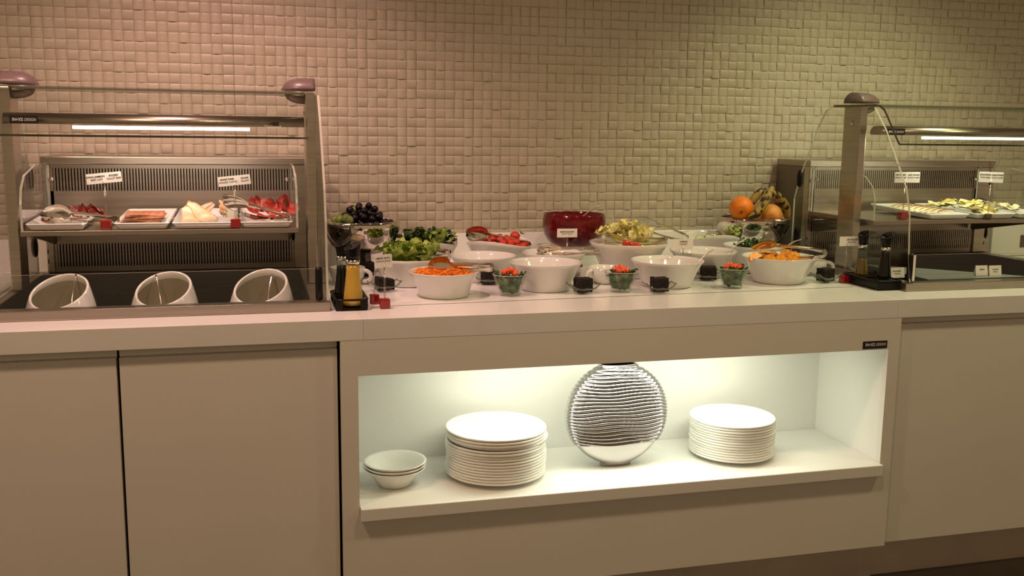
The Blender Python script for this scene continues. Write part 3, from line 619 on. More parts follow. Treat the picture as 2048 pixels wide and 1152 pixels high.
# ------------------------------------------------------------ tongs
def tongs(butt, head, label, style='spoon', gap=.03, roll=0.0, arm_w=.008):
    butt = Vector(butt); head = Vector(head); d = head - butt; L = d.length
    t = empty('serving_tongs', butt, label, 'tongs')
    X = d.normalized(); Z = (Vector((0, 0, 1)) - X * X.z).normalized(); Z = Matrix.Rotation(roll, 3, X) @ Z; Y = Z.cross(X)
    Q = Matrix((X, Y, Z)).transposed()
    def W(v): return Q @ Vector(v)
    b0 = .011
    u_ = MB(); pts = [W((.012, 0, -b0)), W((.003, 0, -b0)), W((0, 0, -b0 * .6)), W((-.001, 0, 0)), W((0, 0, b0 * .6)), W((.003, 0, b0)), W((.012, 0, b0))]
    vs_ = [];
    for p in pts:
        for s_ in (-1, 1): vs_.append(p + Y * s_ * arm_w)
    n = len(pts); vo = [v + W((.0016, 0, 0)) for v in vs_]
    u_.add(vs_ + vo, [(2 * i, 2 * i + 1, 2 * i + 3, 2 * i + 2) for i in range(n - 1)] + [(2 * n + 2 * i, 2 * n + 2 * i + 1, 2 * n + 2 * i + 3, 2 * n + 2 * i + 2) for i in range(n - 1)] + [(2 * i, 2 * i + 2, 2 * n + 2 * i + 2, 2 * n + 2 * i) for i in range(n - 1)] + [(2 * i + 1, 2 * i + 3, 2 * n + 2 * i + 3, 2 * n + 2 * i + 1) for i in range(n - 1)])
    u_.build('spring_end', M['tong'], t)
    for s_ in (-1, 1):
        a = MB(); N_ = 12; vs_ = []; hl = L * .40
        for i in range(N_ + 1):
            u = i / N_; x = .010 + (L - hl - .006) * u; z = s_ * (b0 + (gap / 2 - b0) * u + .004 * math.sin(u * PI))
            w_ = arm_w * (1 - .35 * math.sin(u * PI * .9))
            for j in range(5):
                v = -1 + j / 2; vs_.append(W((x, v * w_, z - s_ * .0028 * (1 - v * v) * math.sin(min(1, u * 3 + .2) * PI / 2))))
        F_ = [(i * 5 + j, (i + 1) * 5 + j, (i + 1) * 5 + j + 1, i * 5 + j + 1) for i in range(N_) for j in range(4)]
        a.add(vs_, F_, 0, True); a.add([v + W((0, 0, s_ * .0014)) for v in vs_], F_, 0, True); a.build('arm', M['tong'], t, fix=False)
        h = MB(); N_ = 14; K = 10 if style != 'thin' else 4; vs_ = []; x0 = L - hl
        for i in range(N_ + 1):
            u = i / N_; x = x0 + hl * u
            if style == 'spoon': w_ = .006 + .017 * math.sin(min(1, max(0, (u - .15) / .85)) ** .8 * PI) ** .6 if u < .98 else .004
            elif style == 'thin': w_ = .008 + .004 * math.sin(u * PI)
            else: w_ = .006 + .022 * max(0, (u - .1) / .9) ** .8
            for j in range(K + 1):
                v = -1 + 2 * j / K
                if style == 'spoon': dz = s_ * (.009 * (1 - v * v) * math.sin(u * PI)); xx = x
                elif style == 'thin': dz = 0; xx = x
                else: dz = s_ * (.005 * math.sin(u * PI)) + .0028 * math.cos(v * PI * 3) * u; xx = x - (.010 * (1 - abs(math.cos(v * PI * 1.5))) * u if u > .8 else 0)
                bend = s_ * .008 * math.sin(u * PI) - s_ * (gap * .22) * u
                vs_.append(W((xx, v * w_, s_ * gap / 2 + dz + bend)))
        F_ = []
        for i in range(N_):
            for j in range(K):
                if style == 'fork' and i > 6 and i < 13 and j % 2 == 1: continue
                F_.append((i * (K + 1) + j, (i + 1) * (K + 1) + j, (i + 1) * (K + 1) + j + 1, i * (K + 1) + j + 1))
        h.add(vs_, F_, 0, True); h.add([v + W((0, 0, s_ * .0013)) for v in vs_], F_, 0, True)
        h.build('head', M['tong'], t, fix=False)
    return t
tongs(at_y(914, 484, .74), at_y(829, 474, .80), 'steel tongs lying over the spinach bowl behind the lettuce', 'claw', .030, 1.15)
tongs(at_y(902, 508, .50), at_y(784, 500, .54), 'steel tongs lying in the green lettuce bowl', 'claw', .034, 1.1)
tongs(at_y(986, 535, .30), at_y(857, 533, .31), 'steel spoon tongs lying on the grated carrot', 'spoon', .026, 1.2)
tongs(at_y(1061, 491, .76), at_y(932, 466, .78), 'steel spoon tongs lying over the cherry tomatoes', 'spoon', .034, 1.1)
tongs(at_y(1204, 502, .58), at_y(1074, 503, .60), 'slotted steel tongs lying across the white bowl by the fruit salad sign', 'fork', .030, 1.1)
tongs(at_y(1334, 482, .54), at_y(1208, 483, .57), 'broad steel claw tongs over the pale lettuce and tomato', 'claw', .036, 1.25)
tongs(at_y(1376, 478, .62), at_y(1268, 443, .72), 'steel tongs propped up on the pale lettuce heap', 'thin', .040, .8, .007)
tongs(at_y(1651, 507, .38), at_y(1506, 501, .38), 'steel spoon tongs lying over the orange slices', 'spoon', .044, .75, .010)
tongs(at_y(238, 443, .46), at_y(84, 428, .50), 'steel spoon tongs lying on the beef ham plate', 'spoon', .036, 1.1)
tongs(at_y(578, 439, .45), at_y(440, 407, .50), 'steel leaf-shaped tongs lying over the salami plate', 'claw', .044, 1.0)
tongs(at_y(2075, 432, .52), at_y(1946, 410, .56), 'steel leaf-shaped tongs lying over the cheese plates', 'claw', .036, 1.1)
spoon('serving_spoon', at_y(1200, 410, .80), at_y(1150, 448, .84), 'steel ladle handle standing in the red glass bowl', True, .0075)
spoon('serving_spoon', at_y(1427, 500, .37), at_y(1393, 529, .36), 'steel spoon handle leaning out of the yogurt bowl', True, .0045)
spoon('serving_spoon', at_y(1495, 476, .55), at_y(1457, 505, .54), 'steel spoon handle leaning out of the muesli yogurt bowl', True, .0045)
spoon('serving_spoon', at_y(1603, 479, .60), at_y(1568, 497, .61), 'steel spoon handle leaning out of the dark greens bowl', True, .005)

# ------------------------------------------------------------ food
cm = MB()
for k in range(420):
    a = R_.uniform(0, 2 * PI); rr = .086 * math.sqrt(R_.random()); x = rr * math.cos(a); y = rr * math.sin(a); z = .066 + .014 * (1 - (rr / .09) ** 2) + R_.uniform(-.003, .004)
    b = R_.uniform(0, PI); l = R_.uniform(.008, .014); e = R_.uniform(-.35, .35); d = Vector((math.cos(b), math.sin(b), e)) * l
    cm.tube([Vector((x, y, z)) - d, Vector((x, y, z + .002)), Vector((x, y, z)) + d], .0012, 4, caps=False)
cm.lathe([(0, .05), (.085, .05), (.084, .064), (.05, .072), (0, .078)], 32)
tag(cm.build('grated_carrot', M['carrot'], None, (.531, .31, CT)), 'heap of bright orange grated carrot in its bowl', 'carrot', kind='stuff')
def leaves(cx, cy, z0, rad, hgt, n, s, mname, label, cat, name, crumple=.28, el=(.1, 1.0)):
    for k in range(n):
        a = 2.4 * k + R_.uniform(-.3, .3); rr = rad * math.sqrt((k + .5) / n); m = MB()
        leaf(m, Vector((0, 0, 0)), s * R_.uniform(.8, 1.2), a + R_.uniform(-.7, .7), R_.uniform(*el), crumple=crumple, asp=1.35)
        tag(m.build(name, M[mname], None, (cx + rr * math.cos(a), cy + rr * math.sin(a), z0 + hgt * (1 - (rr / (rad + .01)) ** 2) + R_.uniform(-.004, .008)), fix=False), label, cat, label)
def bed(cx, cy, r, z0, z1, m, name, label, cat):
    tag(MB().lathe([(0, z0 - .03), (r * .8, z0 - .03), (r, z0), (r * .6, z0 + (z1 - z0) * .7), (0, z1)], 32, (0, 0, 0)).build(name, m, None, (cx, cy, CT)), label, cat, kind='stuff')
bed(.470, .55, .094, .072, .092, M['leaf'], 'lettuce_bed', 'shredded lettuce lying under the leaves in the green lettuce bowl', 'lettuce')
leaves(.470, .55, CT + .090, .088, .026, 34, .030, 'leaf', 'crinkled green lettuce leaf heaped in the front left lettuce bowl', 'lettuce leaf', 'lettuce_leaf', .34)
bed(.56, .805, .094, .082, .100, M['leafd'], 'spinach_bed', 'chopped spinach lying under the leaves by the steel bowl', 'spinach')
leaves(.56, .805, CT + .100, .085, .026, 22, .030, 'leafd', 'dark green spinach leaf heaped in the bowl beside the grapes', 'spinach leaf', 'spinach_leaf', .25)
leaves(.60, .74, CT + .108, .05, .020, 8, .026, 'leaf', 'bright green lettuce leaf poking up before the spinach tongs', 'lettuce leaf', 'lettuce_leaf', .3, (.6, 1.4))
bed(1.215, .605, .108, .098, .120, M['iceberg'], 'chopped_iceberg', 'chopped pale lettuce under the leaves beside the red bowl', 'lettuce')
leaves(1.222, .625, CT + .120, .088, .038, 34, .028, 'iceberg', 'pale yellow lettuce leaf heaped in the large bowl beside the red bowl', 'lettuce leaf', 'iceberg_leaf', .38, (.2, 1.3))
bed(1.69, .62, .082, .070, .080, M['leafd'], 'chopped_greens', 'chopped dark greens in the bowl behind the orange slices', 'greens')
leaves(1.675, .61, CT + .084, .06, .014, 14, .018, 'leafd', 'dark green herb leaf in the bowl behind the orange slices', 'leaf', 'herb_leaf', .3)
for k, (px, py) in enumerate(((1252, 487), (1266, 490), (1276, 493))):
    p = at_y(px, py, .50); m = MB(); m.ball((0, 0, 0), 1, 0, 2, (.013, .009, .012), Matrix.Rotation(.5 * k, 3, 'Y'))
    tag(m.build('tomato_wedge', M['tomato'], None, p), 'red tomato wedge lying under the broad claw tongs', 'tomato', 'tomato wedges on the pale lettuce')
# cherry tomatoes
m = MB(); m.ball((0, 0, 0), .0135, 0, 3, (1, 1, .95)); ct0 = m.build('cherry_tomato', M['tomato'], None, (0, 0, 0)); lb_ = 'glossy red cherry tomato heaped in the wavy-rimmed bowl'
tag(ct0, lb_, 'tomato', lb_); first = True
for ring, (rr0, n, z) in enumerate(((.088, 18, .086), (.062, 13, .098), (.036, 8, .106), (.0, 1, .113))):
    for k in range(n):
        a = 2 * PI * k / n + ring * .3; o = ct0 if first else ct0.copy()
        if not first: COL.objects.link(o)
        first = False; o.location = (.82 + rr0 * math.cos(a), .80 + rr0 * math.sin(a), CT + z + R_.uniform(-.003, .003)); s_ = R_.uniform(.9, 1.1); o.scale = (s_, s_, s_)
p = at_y(1030, 472, .80); big = empty('tomato', p, 'larger red tomato with a green stalk lying at the back of the tomato bowl', 'tomato'); MB().ball((0, 0, 0), .018, 0, 3, (1, 1, .9)).build('fruit', M['tomato'], big)
st_ = MB()
for k in range(6): a = k * 1.05; st_.tube([(0, 0, .014), (.008 * math.cos(a), .008 * math.sin(a), .018), (.014 * math.cos(a), .014 * math.sin(a), .022 + .003 * (k % 2))], [.0012, .001, .0004], 5)
s2 = st_.build('stalk', M['stem'], big); s2.location = (.012, 0, -.002); s2.rotation_euler = (0, .7, 0)
# grapes
g0 = MB().ball((0, 0, 0), .0116, 0, 3, (1, 1, 1.08)).build('grape', M['grape']); lb_ = 'round black grape heaped in the left polished steel bowl'; tag(g0, lb_, 'grape', lb_); first = True
spots = []
for lay, (z, rad, n) in enumerate(((.165, .098, 24), (.168, .072, 17), (.176, .048, 11), (.180, .02, 6), (.190, .062, 14), (.198, .040, 9), (.206, .018, 5), (.214, .045, 5), (.222, .022, 3))):
    for k in range(n):
        a = 2 * PI * k / n + lay * .5; spots.append((.351 + rad * math.cos(a) * R_.uniform(.92, 1.05), .80 + rad * math.sin(a) * R_.uniform(.92, 1.05), CT + z + R_.uniform(-.004, .004)))
for s_ in spots:
    if s_[0] < .27 and s_[1] < .86: continue
    o = g0 if first else g0.copy()
    if not first: COL.objects.link(o)
    first = False; o.location = s_; k = R_.uniform(.88, 1.08); o.scale = (k, k, k); o.rotation_euler = (R_.uniform(0, 3), R_.uniform(0, 3), 0)
first = True; gg = MB().ball((0, 0, 0), .0135, 0, 3, (1, 1, 1.15)).build('grape', M['grapeg']); lb_ = 'pale green grape among the black grapes'; tag(gg, lb_, 'grape', lb_)
for px, py, Y in ((711, 421, .80), (699, 441, .715), (692, 437, .74), (680, 439, .76), (670, 440, .78), (685, 432, .80)):
    o = gg if first else gg.copy()
    if not first: COL.objects.link(o)
    first = False; o.location = at_y(px, py, Y)
m = MB(); m.tube([at_y(712, 424, .80), at_y(716, 414, .80), at_y(724, 411, .80)], .0012, 6); m.tube([at_y(752, 424, .78), at_y(758, 425, .78), at_y(764, 431, .78)], .0012, 6)
m.build('stem', M['stem'], None)
_st = bpy.data.objects['stem']; _gp = [o for o in COL.objects if o.get('category') == 'grape'][0]; bpy.context.view_layer.update(); _st.parent = _gp; _st.matrix_parent_inverse = _gp.matrix_world.inverted()
# oranges and bananas
def orange(px, py, Y, r, m_, label):
    t = empty('orange', at_y(px, py, Y), label, 'orange'); mb = MB(); bm = bmesh.new(); bmesh.ops.create_uvsphere(bm, u_segments=40, v_segments=28, radius=r)
    nd = Vector((-.45, -.85, -.25)).normalized()
    for v in bm.verts:
        d = v.co.normalized(); c = d.dot(nd)
        if c > .9:
            a = math.atan2(d.x * .9, d.z); v.co *= 1 - .10 * ((c - .9) / .1) ** .8 * (1 + .3 * math.cos(5 * a))
    mb.bm(bm, 0, True); mb.build('peel', M[m_], t)
    q = nd.to_track_quat('Z', 'Y').to_matrix().to_4x4(); nb = MB()
    for k in range(5): a = k * 1.256; nb.tube([(0, 0, 0), (.005 * math.cos(a), .005 * math.sin(a), .001), (.010 * math.cos(a), .010 * math.sin(a), .002)], [.0012, .0009, .0003], 5)
    o = nb.build('navel', M['stem'], t); o.matrix_local = T(*(nd * r * .905)) @ q
orange(1483, 417, .80, .0445, 'orange', 'bright navel orange at the left of the steel fruit bowl')
orange(1541, 432, .79, .044, 'orangel', 'pale orange lying low in the middle of the steel fruit bowl')
orange(1508, 446, .87, .040, 'orange', 'orange lying under the bananas in the steel fruit bowl')
def banana(pts, r, label):
    pts = [Vector(p) for p in pts]; base = pts[0].copy(); m = MB(); P = []; n = 14
    def bz(t):
        a, b, c, d = [p - base for p in pts]; return a * (1 - t) ** 3 + b * 3 * t * (1 - t) ** 2 + c * 3 * t * t * (1 - t) + d * t ** 3
    P = [bz(k / n) for k in range(n + 1)]; rr = [r * (.35 + .65 * min(1, math.sin(k / n * PI) ** .45 * 1.05)) if 0 < k < n else r * .3 for k in range(n + 1)]
    t = empty('banana', base, label, 'banana'); m.tube(P, rr, 5 if False else 10); m.build('peel', M['banana'], t)
    d = (P[-1] - P[-2]).normalized(); MB().tube([P[-1] - d * .002, P[-1] + d * .010], [r * .32, r * .26], 8).build('stalk', M['stem'], t); return t
banana([at_y(1497, 436, .74), at_y(1518, 430, .74), at_y(1532, 400, .74), at_y(1546, 372, .76)], .0165, 'front spotted yellow banana standing upright over the oranges')
banana([at_y(1500, 412, .84), at_y(1506, 398, .84), at_y(1515, 386, .84), at_y(1528, 379, .84)], .015, 'rear brown-spotted banana leaning behind the left orange')
banana([at_y(1574, 440, .84), at_y(1576, 412, .84), at_y(1562, 396, .82), at_y(1541, 384, .80)], .018, 'dark-edged banana curving down at the right of the fruit bowl')
# orange slices
for k, (px, py, Y, rx, rz_) in enumerate(((1513, 514, .35, 1.0, .2), (1531, 511, .37, .9, -.3), (1552, 509, .39, 1.1, .5), (1574, 509, .40, .9, -.2), (1590, 514, .36, .5, .3), (1540, 520, .33, .3, 0), (1563, 519, .34, .35, .4), (1585, 520, .32, .2, .2))):
    t = empty('orange_slice', at_y(px, py + 4, Y), 'half-round orange slice heaped in the front right bowl', 'orange slice', 'orange slices in the front right bowl')
    n = 14; r = .023; v0 = [(0, 0, 0)] + [(r * math.cos(PI * j / n), 0, r * math.sin(PI * j / n)) for j in range(n + 1)]
    m = MB(); m.add([(a, -.0035, c) for a, b, c in v0] + [(a, .0035, c) for a, b, c in v0], [(0, j + 1, j + 2) for j in range(n)] + [(n + 2, n + 2 + j + 1, n + 2 + j + 2) for j in range(n)] + [(0, 1, n + 3, n + 2), (0, n + 1, 2 * n + 3, n + 2)]); m.build('flesh', M['oflesh'], t, fix=False)
    m = MB(); v1 = [(r * math.cos(PI * j / n), r * math.sin(PI * j / n)) for j in range(n + 1)]
    m.add([(a, -.004, c) for a, c in v1] + [(a, .004, c) for a, c in v1] + [(a * 1.08, -.004, c * 1.08) for a, c in v1] + [(a * 1.08, .004, c * 1.08) for a, c in v1],
          [(2 * (n + 1) + j, 2 * (n + 1) + j + 1, 3 * (n + 1) + j + 1, 3 * (n + 1) + j) for j in range(n)] + [(j, j + 1, 2 * (n + 1) + j + 1, 2 * (n + 1) + j) for j in range(n)] + [(n + 1 + j, n + 2 + j, 3 * (n + 1) + j + 1, 3 * (n + 1) + j) for j in range(n)])
    m.build('peel', M['orangel'], t, fix=False); t.rotation_euler = (-rx * .7, .3 * (k % 3 - 1), rz_)
bed(1.655, .385, .098, .060, .070, M['oflesh'], 'orange_pulp', 'orange pieces lying under the slices in the front right bowl', 'orange')
# cucumber
for k in range(11):
    a = 2.4 * k; rr = .055 * math.sqrt((k + .5) / 11); t = empty('cucumber_slice', (1.63 + rr * math.cos(a), .80 + rr * math.sin(a), CT + .092 + .010 * (1 - rr / .06)), 'pale green cucumber slice heaped in the wavy bowl by the wall', 'cucumber', 'cucumber slices in the wavy bowl')
    MB().lathe([(0, -.0025), (.0155, -.0025), (.0155, .0025), (0, .0025)], 20, smooth=False).build('flesh', M['cuke'], t)
    MB().lathe([(.0155, -.0026), (.0172, -.002), (.0172, .002), (.0155, .0026)], 20).build('skin', M['cukeskin'], t); t.rotation_euler = (R_.uniform(-.9, .9), R_.uniform(-.7, .7), 0)
bed(1.63, .83, .080, .070, .082, M['cuke'], 'cucumber_pile', 'cucumber pieces under the slices in the wavy bowl by the wall', 'cucumber')
bed(1.464, .55, .093, .064, .074, M['oat'], 'muesli_yogurt', 'pale yogurt speckled with brown muesli in its bowl', 'yogurt')
bed(1.255, .37, .080, .034, .040, M['soup'], 'yogurt', 'smooth pale yogurt low in the front yogurt bowl', 'yogurt')
bed(.954, .60, .072, .040, .052, M['oat'], 'crushed_nuts', 'brown crumbly food low in the bowl under the slotted tongs', 'food')

# ------------------------------------------------------------ plates with cold cuts
SH = 1.094
def tray(x0, x1, y0, y1, label, grp):
    w, l = (x1 - x0) / 2, (y1 - y0) / 2; t = empty('rectangular_plate', ((x0 + x1) / 2, (y0 + y1) / 2, SH + .006), label, 'plate', grp)
    rings = [(-.012 - .010, 0), (-.010, .001), (0, .0165), (-.0015, .0185), (-.004, .0178), (-.020, .007), (-.026, .0058)]
    m = MB(); vs_ = []
    for dd, z in rings:
        for sx, sy in ((-1, -1), (1, -1), (1, 1), (-1, 1)):
            for k in range(4):
                rc = .008; a = math.atan2(sy, sx) + (k - 1.5) * PI / 2 / 3; vs_.append((sx * (w + dd - rc) + rc * math.cos(a), sy * (l + dd - rc) + rc * math.sin(a), z))
    n = 16; fs_ = [(r * n + k, r * n + (k + 1) % n, (r + 1) * n + (k + 1) % n, (r + 1) * n + k) for r in range(len(rings) - 1) for k in range(n)] + [tuple(range(n)), tuple((len(rings) - 1) * n + k for k in range(n))]
    m.add(vs_, fs_); o = m.build('plate', M['ceramic'], t); t.rotation_euler = (math.radians(1.9), 0, 0); return t
GP = 'white rectangular plates on the display shelves'
tray(-.588, -.437, .405, .755, 'white rectangular plate of beef ham at the left end of the left shelf', GP)
tray(-.367, -.222, .405, .755, 'white rectangular plate of roast beef on the left shelf', GP)
tray(-.216, -.042, .405, .755, 'white rectangular plate of smoked turkey on the left shelf', GP)
tray(-.036, .112, .405, .755, 'white rectangular plate of salami at the right end of the left shelf', GP)
tray(2.235, 2.398, .41, .755, 'white rectangular plate of striped cheese slices on the right shelf', GP)
tray(2.425, 2.588, .41, .755, 'white rectangular plate of yellow cheese on the right shelf', GP)
tray(2.604, 2.726, .41, .755, 'white rectangular plate under the tongs at the right end of the right shelf', GP)
def sheet(c, w, l, rot, m_, name, label, cat, grp, wav=.004, fold=0, edge=None):
    n = 10; vs_ = []; ph = R_.uniform(0, 6)
    for i in range(n + 1):
        for j in range(n + 1):
            u = -1 + 2 * i / n; v = -1 + 2 * j / n; z = wav * math.sin(3 * u + ph) * math.cos(2.5 * v + ph) + fold * abs(u)
            k = 1 if not fold else 1 - .25 * abs(v); vs_.append((u * w * k, v * l * k, z))
    F_ = [(i * (n + 1) + j, (i + 1) * (n + 1) + j, (i + 1) * (n + 1) + j + 1, i * (n + 1) + j + 1) for i in range(n) for j in range(n)]
    m = MB(); m.add(vs_, F_, 0, True); m.add([(a, b, c_ - .0014) for a, b, c_ in vs_], F_, 0, True); o = m.build(name, M[m_], None, c, fix=False); o.rotation_euler = rot
    return tag(o, label, cat, grp)
PZ_ = SH + .016
for k in range(4):
    sheet((-.485 + .016 * k, .62 + .02 * (k % 2), PZ_ + .016 - .003 * k), .022, .026, (.9 - .2 * k, -.3 + .2 * k, .4 * k), 'ham', 'ham_slice', 'folded dark red slice of beef ham on the leftmost plate', 'ham', 'beef ham slices', .005, .014)
sheet((-.545, .45, PZ_ + .006), .012, .010, (.3, .1, .3), 'ham', 'ham_slice', 'folded dark red slice of beef ham on the leftmost plate', 'ham', 'beef ham slices', .003, .006)
for k in range(7):
    sheet((-.298 + R_.uniform(-.004, .004), .500 + .012 * k, PZ_ + .0012 + .0024 * k), .052, .052, (.05, 0, R_.uniform(-.05, .05)), 'roast', 'roast_beef_slice', 'rough brown-pink roast beef slice stacked flat on its plate', 'roast beef', 'roast beef slices', .0016)
def roll(a, b, r0, r1, label):
    a = Vector(a); b = Vector(b); t = empty('turkey_roll', a, label, 'turkey'); d = b - a; n = 14; pts = [d * (k / n) for k in range(n + 1)]
    rr = [r0 * .3, r0 * .8] + [r0 + (r1 - r0) * (k / n) ** .8 for k in range(2, n - 1)] + [r1 * .96, r1 * .55]
    m = MB(); X = d.normalized(); Y = Vector((-X.y, X.x, 0)).normalized(); Z = X.cross(Y); vs_ = []; K = 22
    for i, p in enumerate(pts):
        for k in range(K):
            q = 2 * PI * k / K; w_ = rr[i] * (1 + .10 * math.sin(3 * q + i * .2)); vs_.append(p + Y * math.cos(q) * w_ * 1.25 + Z * math.sin(q) * w_ * .62)
    m.add(vs_, [(i * K + k, i * K + (k + 1) % K, (i + 1) * K + (k + 1) % K, (i + 1) * K + k) for i in range(n) for k in range(K)] + [tuple(range(K)), tuple(n * K + k for k in range(K))], 0, True)
    m.build('meat', M['turkey'], t)
    MB().tube([vs_[i * K + 3] + Z * .0008 for i in range(1, n)], .0016, 5).build('fold', M['turkeye'], t)
    e = MB(); e.tube([pts[0] + d * .005, pts[0] + d * .06, pts[0] + d * .13], [r0 * .5, r0 * 1.0, r0 * 1.08], 14, ry=r0 * .75); e.build('rind', M['turkeye'], t)
roll(at_y(377, 405, .60), at_y(420, 441, .47), .009, .024, 'front cone-rolled slice of pale smoked turkey with a browned end')
roll(at_y(372, 414, .56), at_y(381, 445, .45), .008, .022, 'left cone-rolled slice of pale smoked turkey')
roll(at_y(424, 408, .66), at_y(402, 424, .60), .010, .019, 'rear rolled slice of pale smoked turkey')
for k, (x, y, z, a, b, c_) in enumerate(((.025, .62, .032, 1.0, .3, .3), (.000, .60, .024, .7, -.5, 1.0), (.060, .58, .024, .9, .5, -.3), (.088, .60, .034, 1.1, -.4, .8), (.105, .57, .026, .8, .6, .2), (.04, .49, .010, .1, .1, .2), (.02, .46, .008, .05, 0, .6), (.07, .47, .009, .1, -.1, .1))):
    sheet((x, y, PZ_ + z), .028, .030, (a, b, c_), 'salami', 'salami_slice', 'folded bright red salami slice piled on the right plate of the left shelf', 'salami', 'salami slices', .003, .016 if k < 5 else .002)
for k in range(9):       # striped cheese slices laid in a row, each with its rind
    t = empty('cheese_slice', (2.314, .455 + .031 * k, PZ_ + .007), 'pale cheese slice with a thin brown rind laid in a row', 'cheese', 'rinded cheese slices in a row')
    n = 10; vs_ = []
    for i in range(n + 1): a = PI * i / n; vs_ += [(.055 * math.cos(a), -.018, .010 * math.sin(a)), (.055 * math.cos(a), .020, .010 * math.sin(a) - .006)]
    MB().add(vs_, [(2 * i, 2 * i + 1, 2 * i + 3, 2 * i + 2) for i in range(n)] + [tuple(range(0, 2 * n + 2, 2))], 0).build('cheese', M['cheese'], t, fix=False)
    MB().tube([(.0555 * math.cos(PI * i / n), -.0185, .0105 * math.sin(PI * i / n)) for i in range(n + 1)], .0012, 5).build('rind', M['rind'], t); t.rotation_euler = (0, 0, .35)
for k in range(30):
    sheet((2.500 + R_.uniform(-.034, .034), .455 + .0088 * k, PZ_ + .006 + .018 * math.sin(k / 29 * PI) + R_.uniform(0, .006)), .030, .027, (R_.uniform(-.25, .45), R_.uniform(-.35, .35), R_.uniform(0, 3)), 'cheesey', 'cheese_slice', 'crumpled pale yellow cheese slice piled on the middle plate', 'cheese', 'yellow cheese slices', .003, .004)
for k in range(9):
    sheet((2.665 + R_.uniform(-.025, .025), .52 + .018 * k, PZ_ + .010 + R_.uniform(0, .006)), .022, .020, (R_.uniform(-.4, .4), R_.uniform(-.5, .5), R_.uniform(0, 3)), 'cheese', 'cheese_slice', 'white cheese slice on the plate at the right end of the shelf', 'cheese', 'white cheese slices', .003, .006)

# ------------------------------------------------------------ signs
def sign(base, zc, w, h, lines, label, cube=.028, tilt=0, mcol='red', yaw=0, cx=0, hidebase=False):
    bx_, by, bz_ = base; t = empty('sign_holder', base, label, 'sign', rz=yaw)
    MB().bbox(-cube / 2, cube / 2, -cube / 2, cube / 2, .0006, cube * .95, .003).build('cube_base', M[mcol], t)
    H_ = zc - bz_
    m = MB(); m.tube([(-.001, 0, cube * .9), (-.001, 0, H_ - h * .75)], .0008, 6); m.tube([(.002, .0015, H_ - h * .9), (.003, .0015, cube * .9)], .0006, 6); m.build('wire', M['wire'], t)
    c = MB(); c.tube([(0, -.0012, H_ - h * .95), (0, -.0016, H_ - h * .2)], [.0020, .0008], 6); c.build('clip', M['wire'], t)
    card = MB().box(-w / 2, w / 2, 0, .0008, -h / 2, h / 2).build('card', M['card'], t); card.matrix_local = T(cx, .0002, H_) @ Matrix.Rotation(tilt, 4, 'Y')
    for (s, dx, dz, sz, b) in lines: text('lettering', s, sz, T(dx, -.0003, dz) @ FRONT, M['ink'], card, .0001, bold=.00018 if b else 0)
    return t
p = at_z(213, 452, SH)
def cardpos(px, py, Y): q = at_y(px, py, Y); return q
q = cardpos(205.5, 356, .42); sign((q.x + .003, .42, SH), q.z, .090, .028, [('DANA JAMBON', -.021, .005, .0068, 1), ('BEEF HAM', -.019, -.003, .0068, 0), ('ROZBİF', .025, .005, .0068, 1), ('ROAST BEEF', .026, -.003, .0068, 0)], 'small white sign reading beef ham and roast beef on a red cube', tilt=-.10)
q = cardpos(466.5, 361, .42); sign((q.x + .003, .418, SH), q.z, .088, .027, [('HİNDİ FÜME', -.020, .005, .0066, 1), ('SMOKED TURKEY', -.017, -.003, .0064, 0), ('SALAM', .028, .005, .0066, 1), ('SALAMI', .028, -.003, .0066, 0)], 'small white sign reading smoked turkey and salami on a red cube', tilt=-.10)
q = cardpos(757.5, 524, .13); sign((at_z(763, 608, CT).x, .142, CT), q.z, .048, .036, [('LIMON SUYU', 0, .008, .0066, 1), ('LEMON JUICE', 0, .000, .0064, 0)], 'small white sign reading lemon juice on a red cube before the worktop', tilt=-.06, cx=-.003)
q0 = at_z(742, 600, CT); t_ = empty('sign_holder', (q0.x + .002, .215, CT), 'red cube sign base without a card behind the lemon juice sign', 'sign')
MB().bbox(-.013, .013, -.013, .013, .0006, .0265, .003).build('cube_base', M['red'], t_); MB().tube([(0, 0, .025), (.001, 0, .085)], .0007, 6).build('wire', M['wire'], t_)
MB().tube([(0, 0, .08), (.002, -.001, .098)], [.0022, .001], 6).build('clip', M['wire'], t_)
q = cardpos(1134.5, 466, .725); sign((q.x, .725, CT), q.z, .072, .030, [('MEYVE SALATASI', 0, .004, .0066, 1), ('FRUIT SALAD', 0, -.003, .0064, 0)], 'small white sign reading fruit salad before the red glass bowl', .024)
q = cardpos(1373.5, 490, .435); sign((q.x - .003, .455, CT), q.z, .070, .034, [('YOĞURT', .001, .008, .0070, 1), ('YOGURT', .001, .0, .0070, 0)], 'small white sign reading yogurt between two white bowls', .022)
q = cardpos(1698.5, 482, .33); sign((1.860, .322, CT), q.z, .078, .031, [('ZEYTİNYAĞ', .007, .005, .0070, 1), ('OLIVE OIL', .007, -.003, .0066, 0)], 'small white sign reading olive oil on a red cube beside the bottles', cx=.012)
q = cardpos(1797, 355, .42); sign((at_z(1790, 437, SH).x, .43, SH), q.z, .098, .036, [('DİL PEYNİRİ', -.026, .008, .0066, 1), ('STRING CHEESE', -.026, -.001, .0060, 0), ('ÇEÇİL PEYNİRİ', .024, .008, .0066, 1), ('SMOKED CHEESE', .024, -.001, .0060, 0)], 'small white cheese sign on a red cube at the left of the right shelf', cx=.008)
q = cardpos(1975, 354, .42); sign((q.x + .002, .404, SH), q.z, .100, .036, [('BEYAZ PEYNİR', -.025, .008, .0066, 1), ('WHITE CHEESE', -.025, -.001, .0060, 0), ('KAŞAR PEYNİRİ', .025, .008, .0066, 1), ('YELLOW CHEESE', .025, -.001, .0060, 0)], 'small white cheese sign standing over the right plates of the right shelf', .02, tilt=.03, mcol='steeld')
